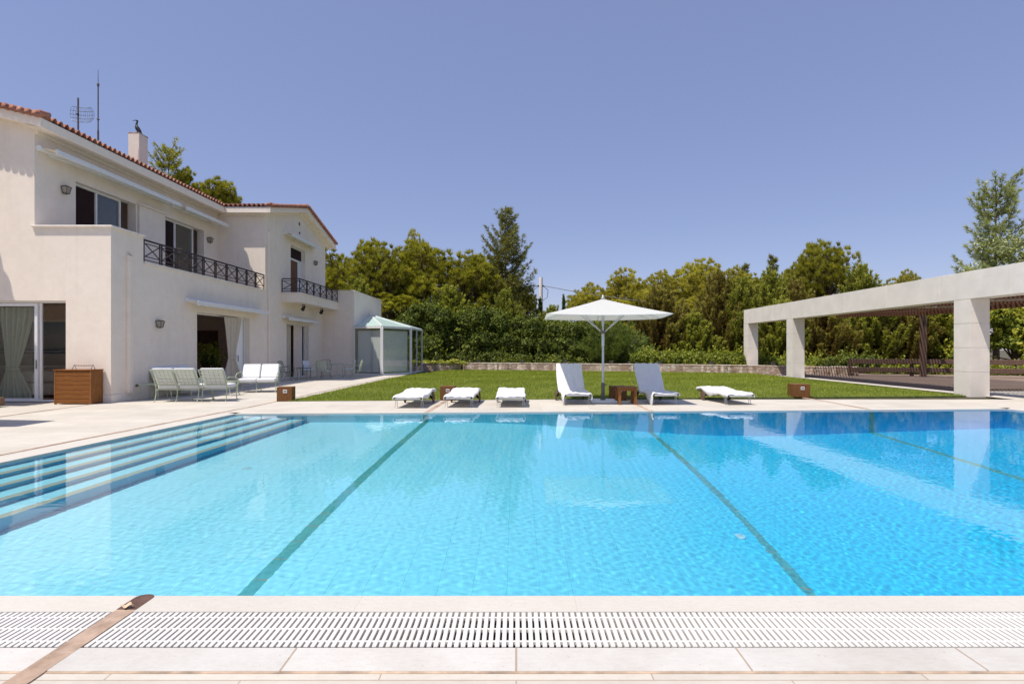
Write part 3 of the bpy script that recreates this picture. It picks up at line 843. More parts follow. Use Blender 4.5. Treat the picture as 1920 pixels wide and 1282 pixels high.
# balcony door with transom
bd = frame_x(villa, XW-.16, 27.6, 29.5, 4.28, 6.8, .06, .09, (), 'balcony_door')
mb = MB(); mb.box(XW-.25, XW-.155, 27.66, 29.44, 6.10, 6.20); part(mb, 'transom_bar', 'white', bd, bevel=.004)
mb = MB(); mb.box(XW-.21, XW-.20, 27.66, 29.44, 6.2, 6.74); part(mb, 'transom_pane', 'screen', bd)
mb = MB(); mb.box(XW-.235, XW-.19, 28.95, 29.0, 4.32, 6.1); mb.box(XW-.22, XW-.21, 29.0, 29.44, 4.32, 6.1); part(mb, 'door_leaf', 'white', bd)
woodm = m_wood('brown_door', (.13,.055,.03), (.20,.09,.05), (10,10,1))
mb = MB(); mb.box(XW-.245, XW-.205, 27.66, 28.95, 4.32, 6.1); mb.box(XW-.2, XW-.196, 27.7, 28.9, 5.0, 5.03); part(mb, 'wooden_leaf', woodm, bd)
# little balcony
mb = MB(); mb.box(XW+.001, -10.48, 26.5, YE-.001, 3.80, 4.22); part(mb, 'balcony_slab', 'plaster', bevel=.01)
mb = MB(); mb.box(XW+.002, -10.44, 26.46, YE-.002, 4.2205, 4.27); part(mb, 'balcony_cap', 'cap', bevel=.008)
# railings
def railing(pts, n_panels, z0, z1, name='balcony_railing'):
    root = None
    rails = MB(); posts = []; crosses = []
    for (p, q), n in zip(pts, n_panels):
        p = Vector((*p, 0)); q = Vector((*q, 0))
        for z, h in ((z1, .05), (z1-.10, .025), (z0+.17, .025), (z0+.06, .03)):
            rails.bar(p+Vector((0,0,z)), q+Vector((0,0,z)), .045 if z == z1 else .025, h)
        for i in range(n+1):
            c = p.lerp(q, i/n)
            dd = (q-p).normalized()
            pb = MB(); posts.append(pb)
            for s in ((-1, 1) if 0 < i < n else (0,)):
                cc = c + dd*.05*s
                pb.bar(cc+Vector((0,0,z0)), cc+Vector((0,0,z1-.026)), .03, .04)
        for i in range(n):
            a = p.lerp(q, i/n); b2 = p.lerp(q, (i+1)/n); dd = (b2-a).normalized()
            a = a+dd*.07; b2 = b2-dd*.07
            lo_, hi_ = Vector((0,0,z0+.18)), Vector((0,0,z1-.11))
            cb = MB(); crosses.append(cb); cb.bar(a+lo_, b2+hi_, .022, .03); cb.bar(a+hi_+Vector((0,0,.001)), b2+lo_, .018, .03)
    r = part(rails, name, 'rail')
    for q_ in posts:
        q_.bar((cx_ := Vector(q_.v[0]))+Vector((0,0,.3)), Vector(q_.v[-8])+Vector((0,0,.3)), .012) if len(q_.v) > 8 else None
        part(q_, 'baluster_post', 'rail', r)
    for q_ in crosses: part(q_, 'cross_bar', 'rail', r)
railing([((XW-.03, 16.76), (XW-.03, YG0-.06))], [10], 4.19, 4.86)
railing([((XW+.03, 26.53), (-10.53, 26.53)), ((-10.53, 26.53), (-10.53, YE-.05))], [1, 6], 4.27, 4.93)
# vent and alarm plate in the gable
mb = MB(); mb.box(XW+.001, XW+.03, 28.62, 28.74, 8.0, 8.16); part(mb, 'gable_vent', 'greymetal')
mb = MB(); mb.box(XW+.001, XW+.04, 28.66, 28.72, 7.55, 7.66); part(mb, 'gable_sensor', 'darkmetal')
mb = MB(); mb.box(XW+.001, XW+.012, 16.35, 16.47, .38, .46); part(mb, 'socket_cover', 'greymetal')

# ---- things fixed to or standing by the villa
def lantern(X, y, z, label):
    t = thing('wall_lantern', label, 'wall lamp', (X, y, z), 0, 'wall lanterns of the villa'); k = .72
    B2 = lambda mb, n, m: mb.build(n, M[m], t, local=True)
    b = MB(); b.box(.001, .018, -.03, .03, -.15*k, .08*k); b.bar((.015, 0, -.11*k), (.13*k, 0, -.19*k), .016); b.bar((.13*k, 0, -.20*k), (.13*k, 0, -.15*k), .04); B2(b, 'bracket', 'greymetal')
    def sq(h, z): return [(.13*k-h*k, -h*k, z*k), (.13*k+h*k, -h*k, z*k), (.13*k+h*k, h*k, z*k), (.13*k-h*k, h*k, z*k)]
    hexa = [(3,2,1,0),(4,5,6,7),(0,1,5,4),(1,2,6,5),(2,3,7,6),(3,0,4,7)]
    b = MB(); b.add(sq(.070, -.145) + sq(.112, .11), hexa); B2(b, 'glass', 'lamp_glass')
    b = MB()
    for i in range(4):
        b.bar(sq(.078, -.155)[i], sq(.122, .115)[i], .02)
        b.bar(sq(.122, .115)[i], sq(.122, .115)[(i+1)%4], .02); b.bar(sq(.078, -.155)[i], sq(.078, -.155)[(i+1)%4], .02)
    B2(b, 'cage', 'greymetal')
    b = MB(); b.add(sq(.135, .122) + sq(.06, .17), hexa); B2(b, 'roof', 'greymetal')
def on_x(px, py, X):
    Y = X * F0 / (px - CX); return Y, CAMH + (CY - py) * Y / F0
for (px, py, X, lab) in ((124, 356, XU, 'bronze wall lantern left of the large upper terrace window'),
                         (394, 450, XU, 'bronze wall lantern at the far end of the upper terrace, under the awning tip'),
                         (300, 607, XW, 'bronze wall lantern on the ground floor wall above the green sofas'),
                         (592, 493, XW, 'bronze wall lantern beside the small balcony door in the gable')):
    y, z = on_x(px, py, X+.09); lantern(X, y, z, lab)
def spot(y, lab):
    t = thing('spotlight', lab, 'spotlight', (-10.9, y, 3.79), 0, 'spotlights under the balcony')
    b = MB(); b.box(-10.95, -10.85, y-.05, y+.05, 3.77, 3.799); b.bar((-10.97, y, 3.77), (-10.97, y, 3.62), .02); b.bar((-10.83, y, 3.77), (-10.83, y, 3.62), .02); b.build('bracket', M['darkmetal'], t)
    b = MB(); b.tube([(-10.9, y+.13, 3.70), (-10.9, y-.02, 3.62), (-10.9, y-.13, 3.53)], [.06, .08, .095], 12); b.build('head', M['darkmetal'], t, smooth='auto')
spot(28.0, 'black spotlight under the small balcony, near its corner'); spot(30.6, 'black spotlight under the small balcony, near the extension wall')

# awnings: cassette on the wall, front bar with the rolled cloth, folded arms
def awning(X, y0, y1, z, out, label, tilt=0, drop=.10, long=False):
    t = thing('awning', label, 'awning', (X, (y0+y1)/2, z), 0, 'folded awnings on the villa')
    b = MB(); b.tube([(X+.075, y0, z), (X+.075, y1, z+tilt)], .072, 10); b.build('cassette', M['white'], t, smooth='auto')
    b = MB(); b.bar((X+out, y0+.02, z-drop), (X+out, y1-.02, z-drop+tilt), .07, .15); b.build('front_bar', M['white'], t, bevel=.015)
    b = MB(); b.grid(lambda u, v: (X+.08+(out-.11)*v, y0+.06+(y1-y0-.12)*u, z+.045-(drop-.01)*v + tilt*u -.012*math.sin(math.pi*v)), 12, 4); b.build('cloth', M['trim'], t, solid=.006)
    for y, s in ((y0+.35, 1), (y1-.35, -1)):
        b = MB(); b.tube([(X+.05, y, z-.09), (X+out*.55, y+s*(y1-y0)*.16, z-.10-drop*.4), (X+out-.02, y+s*.12, z-.06-drop)], .02, 6); b.build('folding_arm', M['white'], t)
    for y in (y0-.012, y1+.012):
        b = MB(); b.tube([(X+.075, y-.01, z), (X+.075, y+.01, z)], .085, 10); b.build('end_cap', M['white'], t)
awning(XU, 15.42, 21.2, 7.18, .55, 'long white folded awning above the larger upper terrace window')
awning(XU, 21.35, 24.55, 7.14, .62, 'shorter white folded awning at the far end of the upper terrace')
awning(XW, 18.8, 24.25, 3.2, .42, 'white folded awning above the wide curtained ground floor door')
awning(XW, 26.6, 30.7, 3.1, .34, 'white folded awning above the narrow ground floor door under the balcony')
awning(XW, 26.75, 30.6, 7.22, .42, 'white folded awning high in the gable above the balcony door')

# bird statue on the chimney
t = thing('bird_statue', 'black long-necked seabird statue perched on the chimney', 'statue', (-14.7, 21.2, 9.845))
def skin_body(name, joints, edges, m, parent, lvl=2):
    me = bpy.data.meshes.new(name); me.from_pydata([j[0] for j in joints], edges, [])
    o = bpy.data.objects.new(name, me); COL.objects.link(o); o.parent = parent
    me.materials.append(m)
    sk = o.modifiers.new('skin', 'SKIN'); sv = me.skin_vertices[0].data
    for i, j in enumerate(joints): sv[i].radius = (j[1], j[1] if len(j) < 3 else j[2])
    sv[0].use_root = True; sk.use_smooth_shade = True
    ss = o.modifiers.new('sub', 'SUBSURF'); ss.levels = lvl; ss.render_levels = lvl
    return o
skin_body('body', [((.04,0,.13), .085), ((.0,0,.22), .09), ((-.045,0,.31), .062), ((-.045,0,.39), .036), ((-.015,0,.46), .03), ((.0,0,.515), .034), ((-.035,0,.54), .04), ((-.085,0,.535), .022),
                   ((.10,0,.05), .05), ((.16,0,-.02), .02)],
          [(0,1),(1,2),(2,3),(3,4),(4,5),(5,6),(6,7),(0,8),(8,9)], M['bird'], t)
b = MB(); b.tube([(-.085,0,.54), (-.15,0,.533), (-.20,0,.522)], [.016,.011,.006], 8); b.build('beak', M['bird'], t, local=True)
for s in (-1, 1):
    b = MB(); b.tube([(.02, .035*s, .06), (.0, .04*s, .012)], .014, 6); b.box(-.05, .02, .04*s-.02, .04*s+.02, 0, .012); b.build('foot', M['bird'], t, local=True)
    b = MB(); b.grid(lambda u, v: (-.02+.17*u, s*(.088-.05*u*u-.02*abs(v-.5)), .27-.24*u+(v-.5)*.11*(1-u*.8)), 6, 4); b.build('wing', M['bird'], t, local=True, solid=.012, smooth=True)

# aerials
def mast(px, ytop, X, ybase_z, r, name, label):
    Y = X * F0 / (px - CX); zt = CAMH + (CY - ytop) * Y / F0
    return Y, zt
Y1, zt1 = mast(146.5, 184, -15.5, 8.5, .03, '', '')
t = thing('dish_antenna', 'grid dish aerial on a short mast above the tiled roof', 'antenna', (-15.5, Y1, 8.45))
b = MB(); b.tube([(-15.5, Y1, 8.4), (-15.5, Y1, zt1)], .028, 8); b.build('mast', M['greymetal'], t)
b = MB(); ctr = Vector((-15.38, Y1-.02, zt1-.62))
def dishp(u, v):   # u across, v up, paraboloid opening to the right-front
    du, dv = (u-.5)*.86, (v-.5)*.52
    k = 1 - .30*abs(2*v-1)**3
    return ctr + Vector((.10+.78*du*k, .25*du - .50*(du*du+dv*dv)+.02, dv*.98 + .06*du))
for i in range(12):
    u = i/11; b.tube([dishp(u, k/8) for k in range(9)], .0045, 4)
for j in range(5):
    v = j/4; b.tube([dishp(k/8, v) for k in range(9)], .0075, 4)
b.build('dish_grid', M['greymetal'], t)
b = MB(); b.tube([(-15.5, Y1, zt1-.60), (-15.36, Y1-.25, zt1-.66), (-15.18, Y1-.42, zt1-.76)], .014, 6); b.tube([(-15.2, Y1-.40, zt1-.745), (-15.15, Y1-.44, zt1-.775)], .035, 8); b.build('feed_arm', M['darkmetal'], t)
b = MB()
for k in range(4): b.tube([(-15.56, Y1-.02, 8.75+.1*k), (-15.40, Y1-.02, 8.76+.1*k)], .012, 5)
b.tube([(-15.41, Y1-.02, 8.70), (-15.41, Y1-.02, 9.12)], .012, 5); b.tube([(-15.72, Y1, 8.72), (-15.86, Y1, 9.1)], .016, 5); b.build('clamp', M['white'], t)
Y2, zt2 = mast(184, 133, -15.5, 8.5, .03, '', '')
t = thing('whip_antenna', 'tall slim whip aerial mast with a small comb aerial at its foot', 'antenna', (-15.5, Y2, 8.45))
b = MB(); b.tube([(-15.5, Y2, 8.4), (-15.5, Y2, 9.6)], .032, 8); b.tube([(-15.5, Y2, 9.6), (-15.5, Y2, zt2-.5)], .022, 8); b.tube([(-15.5, Y2, zt2-.5), (-15.5, Y2, zt2+.05)], [.012, .006], 6)
b.lathe([(.03,0),(.04,.02),(.04,.10),(.03,.12)], (-15.5, Y2, zt2-.58), 8); b.lathe([(.03,0),(.05,.015),(.05,.03),(.03,.045)], (-15.5, Y2, 10.0), 8); b.build('mast', M['greymetal'], t)
b = MB(); p = Vector((-15.46, Y2, 9.0)); q = Vector((-15.95, Y2-.6, 9.35)); b.tube([p, q], .012, 5)
for k in range(9):
    c_ = p.lerp(q, .15+.1*k); w_ = .12-.007*k; b.tube([c_+Vector((w_*.6,-w_*.6,-.02)), c_-Vector((w_*.6,-w_*.6,-.02))], .007, 4)
b.build('comb_aerial', M['greymetal'], t)
b = MB()
for k in range(5): b.tube([(-15.62, Y2, 8.6+.1*k), (-15.36, Y2, 8.62+.1*k)], .010, 5)
b.tube([(-15.36, Y2, 8.55), (-15.36, Y2, 9.1)], .01, 5); b.build('clamp', M['white'], t)

# curtains
def curtain(fn_base, length, top, bottom, label, tie=None, m='curtain', amp=.05, waves=7, w=.8, dirv=(0,1,0), off=(1,0,0), loc=(0,0,0), parts=True):
    t = thing('curtain', label, 'curtain', (loc[0], loc[1], bottom))
    dv = Vector(dirv); ov = Vector(off); L_ = Vector(loc)
    def f(u, v):
        z = top + (bottom-top)*v
        k = 1.0
        if tie is not None:
            dz = (z - tie); k = .36 + .64*min(1, abs(dz)/(1.5 if dz > 0 else .75))**.9
        lateral = .35*(1-k) if tie is not None else 0
        return L_*1 + dv*((u*w-.0)*k + w*lateral) + ov*(amp*k*math.sin(2*math.pi*waves*u + .6*math.sin(5*v)) + .02*math.sin(17*u)) + Vector((0,0,z))
    b = MB(); b.grid(lambda u, v: f(u, v), waves*12, 26); o = b.build('drape', M[m], t, smooth=True)
    if tie is not None:
        c_ = f(.5, (top-tie)/(top-bottom)); b = MB(); pts = [c_ + dv*(.19*math.cos(a)) + ov*(.09*math.sin(a)) + Vector((0,0,.03*math.sin(a))) for a in [2*math.pi*k/16 for k in range(17)]]
        b.tube(pts, .028, 6, cap=False); b.build('tieback', M[m], t, smooth=True)
curtain(None, 0, 2.78, .04, 'cream curtain tied back in the wide ground floor door', tie=1.15, loc=(XW-.02, 21.35, 0), w=1.35, amp=.06, waves=8)
curtain(None, 0, 2.74, .05, 'beige curtain hanging loose in the narrow ground floor door under the balcony', loc=(XW-.42, 27.25, 0), w=1.35, amp=.06, waves=7)
curtain(None, 0, 2.72, .05, 'sage green curtain tied back behind the front glass door', tie=.95, loc=(-14.95, YF+.42, 0), w=1.0, dirv=(1,0,0), off=(0,1,0), amp=.07, waves=6)
curtain(None, 0, 6.1, 4.3, 'pale curtain behind the small balcony door', loc=(XW-.36, 28.98, 0), w=.42, amp=.03, waves=4, m='fabric')

# seascape seen through the front door, a picture and a plant inside the curtained door
t = NT('seascape'); sx = t.new('SeparateXYZ'); t.link(t.coord(), sx.inputs[0])
zz = t.math('ADD', sx.outputs[2], t.math('MULTIPLY', t.noise(5, 5), .12))
c_ = t.ramp(t.math('DIVIDE', zz, 1.5), [(0, (.42,.36,.28)), (.30, (.50,.46,.40)), (.33, (.07,.10,.14)), (.36, (.45,.46,.44)), (.40, (.09,.13,.17)), (.44, (.34,.34,.31)), (.7, (.40,.41,.40)), (1, (.26,.33,.38))])
t.base(c_); t.setp(Roughness=.6)
p = thing('painting', 'large pale sea painting on the wall inside the front glass door', 'painting', (-16.75, 18.86, .95))
b = MB(); b.box(-1.35, 1.35, -.03, .0, 0, 1.5); b.build('picture', t.m, p, local=True)
b = MB(); b.box(-1.43, -1.3505, -.06, .02, -.08, 1.58); b.box(1.3505, 1.43, -.06, .02, -.08, 1.58); b.box(-1.35, 1.35, -.06, .02, -.08, -.0005); b.box(-1.35, 1.35, -.06, .02, 1.5005, 1.58); b.build('frame', M['trim'], p, local=True)
p = thing('painting', 'dark framed painting hanging inside the wide curtained door', 'painting', (-13.72, 24.36, 1.42))
b = MB(); b.box(-.62, .35, -.03, 0, 0, .85); b.build('picture', plain('dark_picture', (.10,.06,.04), .5, var=.6, scale=6), p, local=True)
b = MB(); b.box(-.69, -.6205, -.06, .01, -.07, .92); b.box(.3505, .42, -.06, .01, -.07, .92); b.box(-.62, .35, -.06, .01, -.07, -.0005); b.box(-.62, .35, -.06, .01, .8505, .92); b.build('frame', M['cubewood'], p, local=True)
s_ = thing('sofa', 'low beige sofa inside the front door', 'sofa', (-15.2, 17.3, .018))
b = MB(); b.box(-.7, .9, -.4, .4, .06, .42); b.build('seat', M['curtain'], s_, local=True, bevel=.06)
b = MB(); b.box(-.7, .9, .2, .42, .421, .8); b.build('backrest', M['curtain'], s_, local=True, bevel=.06)

# glass bay at the corner of the extension
bay = thing('glass_bay', 'white framed glass bay with sloping glass roof at the villa extension', 'conservatory', (-8, 34.5, 0))
W0, P1, P2, P3, W1 = (XE+.03, YE-.06), (-7.72, 31.4), (-6.45, 33.4), (-6.45, 37.3), (XE+.03, 38.6)
ring_ = [W0, P1, P2, P3, W1]; apex = Vector((XE+.05, 35.4, 3.76)); ZB, ZT = .10, 2.72
mb = MB()
for p, q in zip(ring_, ring_[1:]):
    mb.bar((*p, .05), (*q, .05), .12, .10); 
bb = mb.build('sill', M['white'], bay, bevel=.004)
mb = MB()
for i, (p, q) in enumerate(zip(ring_, ring_[1:])): mb.bar((*p, ZT+.06), (*q, ZT+.06), .13, .12)
mb.build('eaves_beam', M['white'], bay, bevel=.004)
for p, w_ in ((W0, .09), (P1, .16), (P2, .14), (P3, .10)):
    mb = MB(); mb.bar((*p, .1), (*p, ZT), w_, w_); mb.build('post', M['white'], bay, bevel=.006)
m3 = ((P2[0]+P3[0])/2, (P2[1]+P3[1])/2)
mb = MB(); mb.bar((*m3, .1), (*m3, ZT), .08, .08); mb.build('post', M['white'], bay, bevel=.004)
def inset(p, q, a, b2): p = Vector(p); q = Vector(q); d_ = (q-p).normalized(); return p+d_*a, q-d_*b2
for p, q in ((W0, P1), (P1, P2), (P2, m3), (m3, P3), (P3, W1)):
    a_, b_ = inset(p, q, .06, .06)
    mb = MB(); mb.bar((*a_, (ZB+ZT)/2), (*b_, (ZB+ZT)/2), .012, ZT-ZB-.002); mb.build('pane', M['frost'], bay)
for p, q in ((W0, P1), (P1, P2)):
    a_, b_ = inset(p, q, .16, .16); cen = Vector((-8.4, 35.2)); nrm = Vector((-(b_-a_).y, (b_-a_).x)).normalized()
    if nrm.dot(cen-a_) < 0: nrm = -nrm
    a_, b_ = a_+nrm*.14, b_+nrm*.14
    mb = MB(); mb.bar((*a_, (ZB+ZT)/2-.02), (*b_, (ZB+ZT)/2-.02), .006, ZT-ZB-.2); mb.build('roller_blind', M['blind'], bay)
for p, q in zip(ring_, ring_[1:]):
    mb = MB(); mb.quad((*p, ZT+.135), (*q, ZT+.135), tuple(apex)); mb.build('roof_pane', M['roofglass'], bay, solid=.012)
for p in ring_:
    mb = MB(); mb.bar((*p, ZT+.15), tuple(apex+Vector((0,0,.02))), .055, .05); mb.build('roof_rib', M['white'], bay)
mb = MB(); mb.prism([(XE+.01, YE), P1, P2, P3, (XE+.01, 38.6)], .005, .04); mb.build('floor', M['cap'], bay)
# ------------------------------------------------------------------ loungers
def cover_mesh(path, hw, drops, seed, thick=.05):
    """towelling cover lying over the mattress: path is a list of (y, z), edges hang down at both sides"""
    rg = random.Random(seed); ph = [rg.random()*6.28 for _ in range(8)]
    P = [Vector((0, y, z)) for y, z in path]
    # resample
    L_ = [0]
    for a, b in zip(P, P[1:]): L_.append(L_[-1] + (b-a).length)
    def at(s):
        s *= L_[-1]
        for i in range(len(P)-1):
            if s <= L_[i+1] or i == len(P)-2:
                k = (s-L_[i]) / max(1e-6, L_[i+1]-L_[i]); d = (P[i+1]-P[i]).normalized(); return P[i].lerp(P[i+1], k), Vector((0, -d.z, d.y))
    b = MB()
    def fn(u, v):
        p, n = at(v); s = u*2-1; a = abs(s); side = 1 if s > 0 else -1
        wr = .007*math.sin(23*v+ph[0]+3*s)+.010*math.sin(9*v+ph[1]-4*s)+.007*math.sin(14*s+ph[2]+6*v)+.006*abs(math.sin(37*v+5*s+ph[6]))*math.sin(6*v+ph[7])
        if a < .78:
            x = s/.78*hw; q = p + n*(.012 + wr*.8 - .008*(1-(a/.78)**2))
            return Vector((x, q.y, q.z))
        k = (a-.78)/.22; dr = drops(v, side)
        x = side*(hw + .014 + .02*math.sin(math.pi*k)*(1+.6*math.sin(11*v+ph[3]+side)) )
        down = Vector((0,0,-1)) * dr * k * (1 + .18*math.sin(13*v+ph[4]*side) + .1*math.sin(31*v+ph[5]))
        q = p + n*.006 + down
        return Vector((x, q.y, q.z))
    b.grid(fn, 34, 56); return b

def make_lounger(label, loc, rz, back=None, drops=None, seed=1):
    t = thing('sun_lounger', label, 'sun lounger', loc, 0, 'sun loungers by the pool')
    B = lambda mb, n, m, **k: mb.build(n, M[m] if isinstance(m, str) else m, t, local=True, **k)
    mb = MB(); hy = 1.02
    for s in (-1, 1): mb.bar((s*.33, .02, .255), (s*.33, 1.98, .255), .022, .035)
    for y in (.03, .5, 1.0, 1.5, 1.97): mb.bar((-.33, y, .252), (.33, y, .252), .02, .025)
    B(mb, 'frame', 'greymetal')
    for s in (-1, 1):
        mb = MB(); x = s*.335
        mb.tube([(x-.012, .15, .245), (x-.03, .13, .02), (x-.03, .13, .006), (x+.03, .13, .006), (x+.03, .13, .02), (x+.012, .15, .245)], .0075, 6); B(mb, 'leg', 'alu', smooth='auto')
    for s in (-1, 1):
        mb = MB(); mb.lathe([(.0,-.018),(.13,-.018),(.145,-.010),(.145,.010),(.13,.018),(0,.018)], (s*.40, 1.47, .145), 24, 'x'); w_ = B(mb, 'wheel', 'oldwood')
        mb = MB(); mb.lathe([(.03,-.026),(.03,.026)], (s*.40, 1.47, .145), 12, 'x'); mb.build('hub', M['greymetal'], w_, local=True)
    mb = MB(); mb.bar((-.38, 1.47, .145), (.38, 1.47, .145), .02)
    for s in (-1, 1): mb.bar((s*.31, 1.30, .25), (s*.35, 1.5, .13), .03, .06)
    B(mb, 'axle', 'darkwood')
    if back:
        ang = R(back); L2 = .86
        path = [(-.03,.30),(.06,.325),(.5,.335),(.95,.325),(hy+.03,.335)]
        for k in range(1, 9):
            s_ = k/8*L2; sag = -.03*math.sin(math.pi*k/8)
            path.append((hy+.06+s_*math.cos(ang)-sag*math.sin(ang)*.6, .335+s_*math.sin(ang)+sag*.3))
        path += [(path[-1][0]+.05, path[-1][1]-.01), (path[-1][0]+.07, path[-1][1]-.16)]
        mb = MB()
        for s in (-1, 1): mb.bar((s*.31, hy+.10, .25), (s*.31, hy+.10+math.cos(ang)*L2*.97, .25+math.sin(ang)*L2*.97), .025, .03)
        mb.bar((-.31, hy+.10+math.cos(ang)*L2*.97, .25+math.sin(ang)*L2*.97), (.31, hy+.10+math.cos(ang)*L2*.97, .25+math.sin(ang)*L2*.97), .025)
        mb.bar((-.2, hy+.13+.5*math.cos(ang), .25+.5*math.sin(ang)), (-.2, 1.62, .25), .02); mb.bar((.2, hy+.13+.5*math.cos(ang), .25+.5*math.sin(ang)), (.2, 1.62, .25), .02)
        B(mb, 'back_frame', 'greymetal')
    else:
        path = [(-.05,.275),(.05,.31),(.4,.318),(.9,.315),(1.2,.335),(1.45,.372),(1.7,.376),(1.95,.365),(2.02,.33)]
    # mattress under the cover
    mb = MB(); inner = path[:-2] if back else path
    up_ = [(y, z-.004) for y, z in inner]; 
    prof = []
    for i in range(len(inner)):
        a = Vector(inner[max(0,i-1)]); b2 = Vector(inner[min(len(inner)-1,i+1)]); d_ = (b2-a).normalized(); prof.append((Vector(inner[i]) - Vector((-d_.y, d_.x))*.055))
    n_ = len(inner); vs = []
    for x in (-.315, .315): vs += [(x, y, z) for y, z in up_] + [(x, p.x, p.y) for p in prof]
    fs = []
    for i in range(n_-1):
        fs += [(i, i+1, 2*n_+i+1, 2*n_+i), (n_+i+1, n_+i, 3*n_+i, 3*n_+i+1), (i+1, i, n_+i, n_+i+1), (2*n_+i, 2*n_+i+1, 3*n_+i+1, 3*n_+i)]
    fs += [(0, 2*n_, 3*n_, n_), (n_-1, 2*n_-1, 4*n_-1, 3*n_-1)]
    mb.add(vs, fs); B(mb, 'mattress', 'fabric')
    cv = cover_mesh(path, .35, drops or (lambda v, s: .085), seed)
    B(cv, 'towelling_cover', 'fabric', smooth=True, solid=.010)
    t.rotation_euler = (0, 0, rz)
    return t
def flap(base, left=None, right=None):
    def f(v, s):
        d = base
        for side, sp in ((-1, left), (1, right)):
            if sp and s == side:
                c_, w_, dep = sp; d = max(d, dep * max(0, 1-((v-c_)/w_)**4))
        return d
    return f
make_lounger('flat white-covered sun lounger at the left end of the row, nearest the house', (-2.76, 13.93, 0), R(-1), None, flap(.075, right=(.35,.3,.12)), 1)
make_lounger('flat white-covered sun lounger with the wooden cube close behind it', (-1.49, 14.05, 0), R(-2), None, flap(.075), 2)
make_lounger('flat white-covered sun lounger seen square on, directly left of the reclined pair', (-.14, 14.1, 0), R(0), None, flap(.07), 3)
make_lounger('sun lounger with raised back left of the parasol pole', (1.66, 14.72, 0), R(3.5), 60, flap(.08, left=(.05,.14,.30), right=(.0,.06,.16)), 4)
make_lounger('sun lounger with raised back right of the small wooden table, towel hanging to its left', (4.03, 14.72, 0), R(6), 60, flap(.08, left=(.12,.13,.34)), 5)
make_lounger('flat white-covered sun lounger at the right end of the row, beside a wooden cube', (6.05, 14.75, 0), R(5), None, flap(.085, left=(.55,.3,.15)), 6)

# ------------------------------------------------------------------ parasol
px_, py_ = 2.46, 15.5
t = thing('parasol', 'large white square parasol on a grey pole over the reclined loungers', 'parasol', (px_, py_, 0))
B = lambda mb, n, m, p=None, **k: mb.build(n, M[m], p or t, local=True, **k)
mb = MB(); mb.box(-.36, .36, -.36, .36, .004, .075); B(mb, 'base_slab', 'white', bevel=.015)
mb = MB(); mb.lathe([(.09,.0755),(.09,.09),(.05,.10),(.05,.55),(.045,.56)], (0,0,0), 16); mb.bar((.05,0,.5), (.10,0,.5), .03); B(mb, 'socket', 'greymetal', smooth='auto')
mb = MB(); mb.tube([(0,0,.5), (0,0,1.95)], .034, 16); mb.tube([(0,0,1.6),(0,0,1.98)], .043, 16); mb.tube([(0,0,1.98), (0,0,2.85)], .028, 12); B(mb, 'pole', 'alu', smooth='auto')
HX, HY, ZE, ZA = 1.64, 1.32, 2.43, 2.93
mb = MB()
cor = [(-HX,-HY), (HX,-HY), (HX,HY), (-HX,HY)]
for i in range(4):
    p, q = Vector(cor[i]), Vector(cor[(i+1) % 4])
    def fn(u, v, p=p, q=q):
        e = p.lerp(q, u); r_ = 1-v
        z = ZE + (ZA-ZE)*(v**1.0) - .035*math.sin(math.pi*u)*r_*r_ + .05*math.sin(math.pi*v)*-.35
        return (e.x*r_, e.y*r_, z)
    mb.grid(fn, 14, 10)
can = B(mb, 'canopy', 'canvas', smooth=False, solid=.004)
mb = MB()
for i in range(4):
    p, q = Vector(cor[i]), Vector(cor[(i+1) % 4])
    mb.grid(lambda u, v, p=p, q=q: ((p.lerp(q,u)).x*1.001, (p.lerp(q,u)).y*1.001, ZE-.035*math.sin(math.pi*u)-.012*v), 14, 1)
B(mb, 'valance', 'canvas', can, solid=.003)
mb = MB(); mb.lathe([(.03,2.915),(.055,2.93),(.05,2.97),(.03,3.0),(.032,3.03),(.0,3.05)], (0,0,0), 14); B(mb, 'finial', 'alu', smooth='auto')
mb = MB(); mb.lathe([(.06,1.955),(.075,1.97),(.075,2.03),(.06,2.045)], (0,0,0), 14); B(mb, 'hub', 'greymetal', smooth='auto')
for a in cor + [(0,-HY),(HX,0),(0,HY),(-HX,0)]:
    e = Vector((a[0], a[1], ZE-.012)); top = Vector((0,0,ZA-.07))
    if a[0] == 0 or a[1] == 0: e.z -= .035
    mb = MB(); mb.bar(top, top.lerp(e, .965), .02, .024); rb = B(mb, 'rib', 'white')
    mid = top.lerp(e, .46) - Vector((0,0,.015))
    mb = MB(); mb.bar((a[0]*.03, a[1]*.03, 2.0), mid, .013, .016); B(mb, 'strut', 'alu', rb)
t.rotation_euler = (0, 0, R(-1.5))

# small teak table
t = thing('side_table', 'small reddish wooden table between the two reclined loungers', 'table', (3.02, 15.03, 0))
mb = MB()
for i in range(6): mb.box(-.27+i*.091, -.27+i*.091+.085, -.26, .26, .455, .485)
B(mb, 'tabletop', 'teak', bevel=.004)
for sx_ in (-1, 1):
    for sy_ in (-1, 1):
        mb = MB(); mb.box(sx_*.215-.035, sx_*.215+.035, sy_*.21-.035, sy_*.21+.035, 0, .4545); B(mb, 'leg', 'teak', bevel=.004)
mb = MB(); 
for s in (-1, 1): mb.box(-.178, .178, s*.21-.012, s*.21+.012, .375, .454); mb.box(s*.215-.012, s*.215+.012, -.173, .173, .375, .454)
B(mb, 'apron', 'teak')

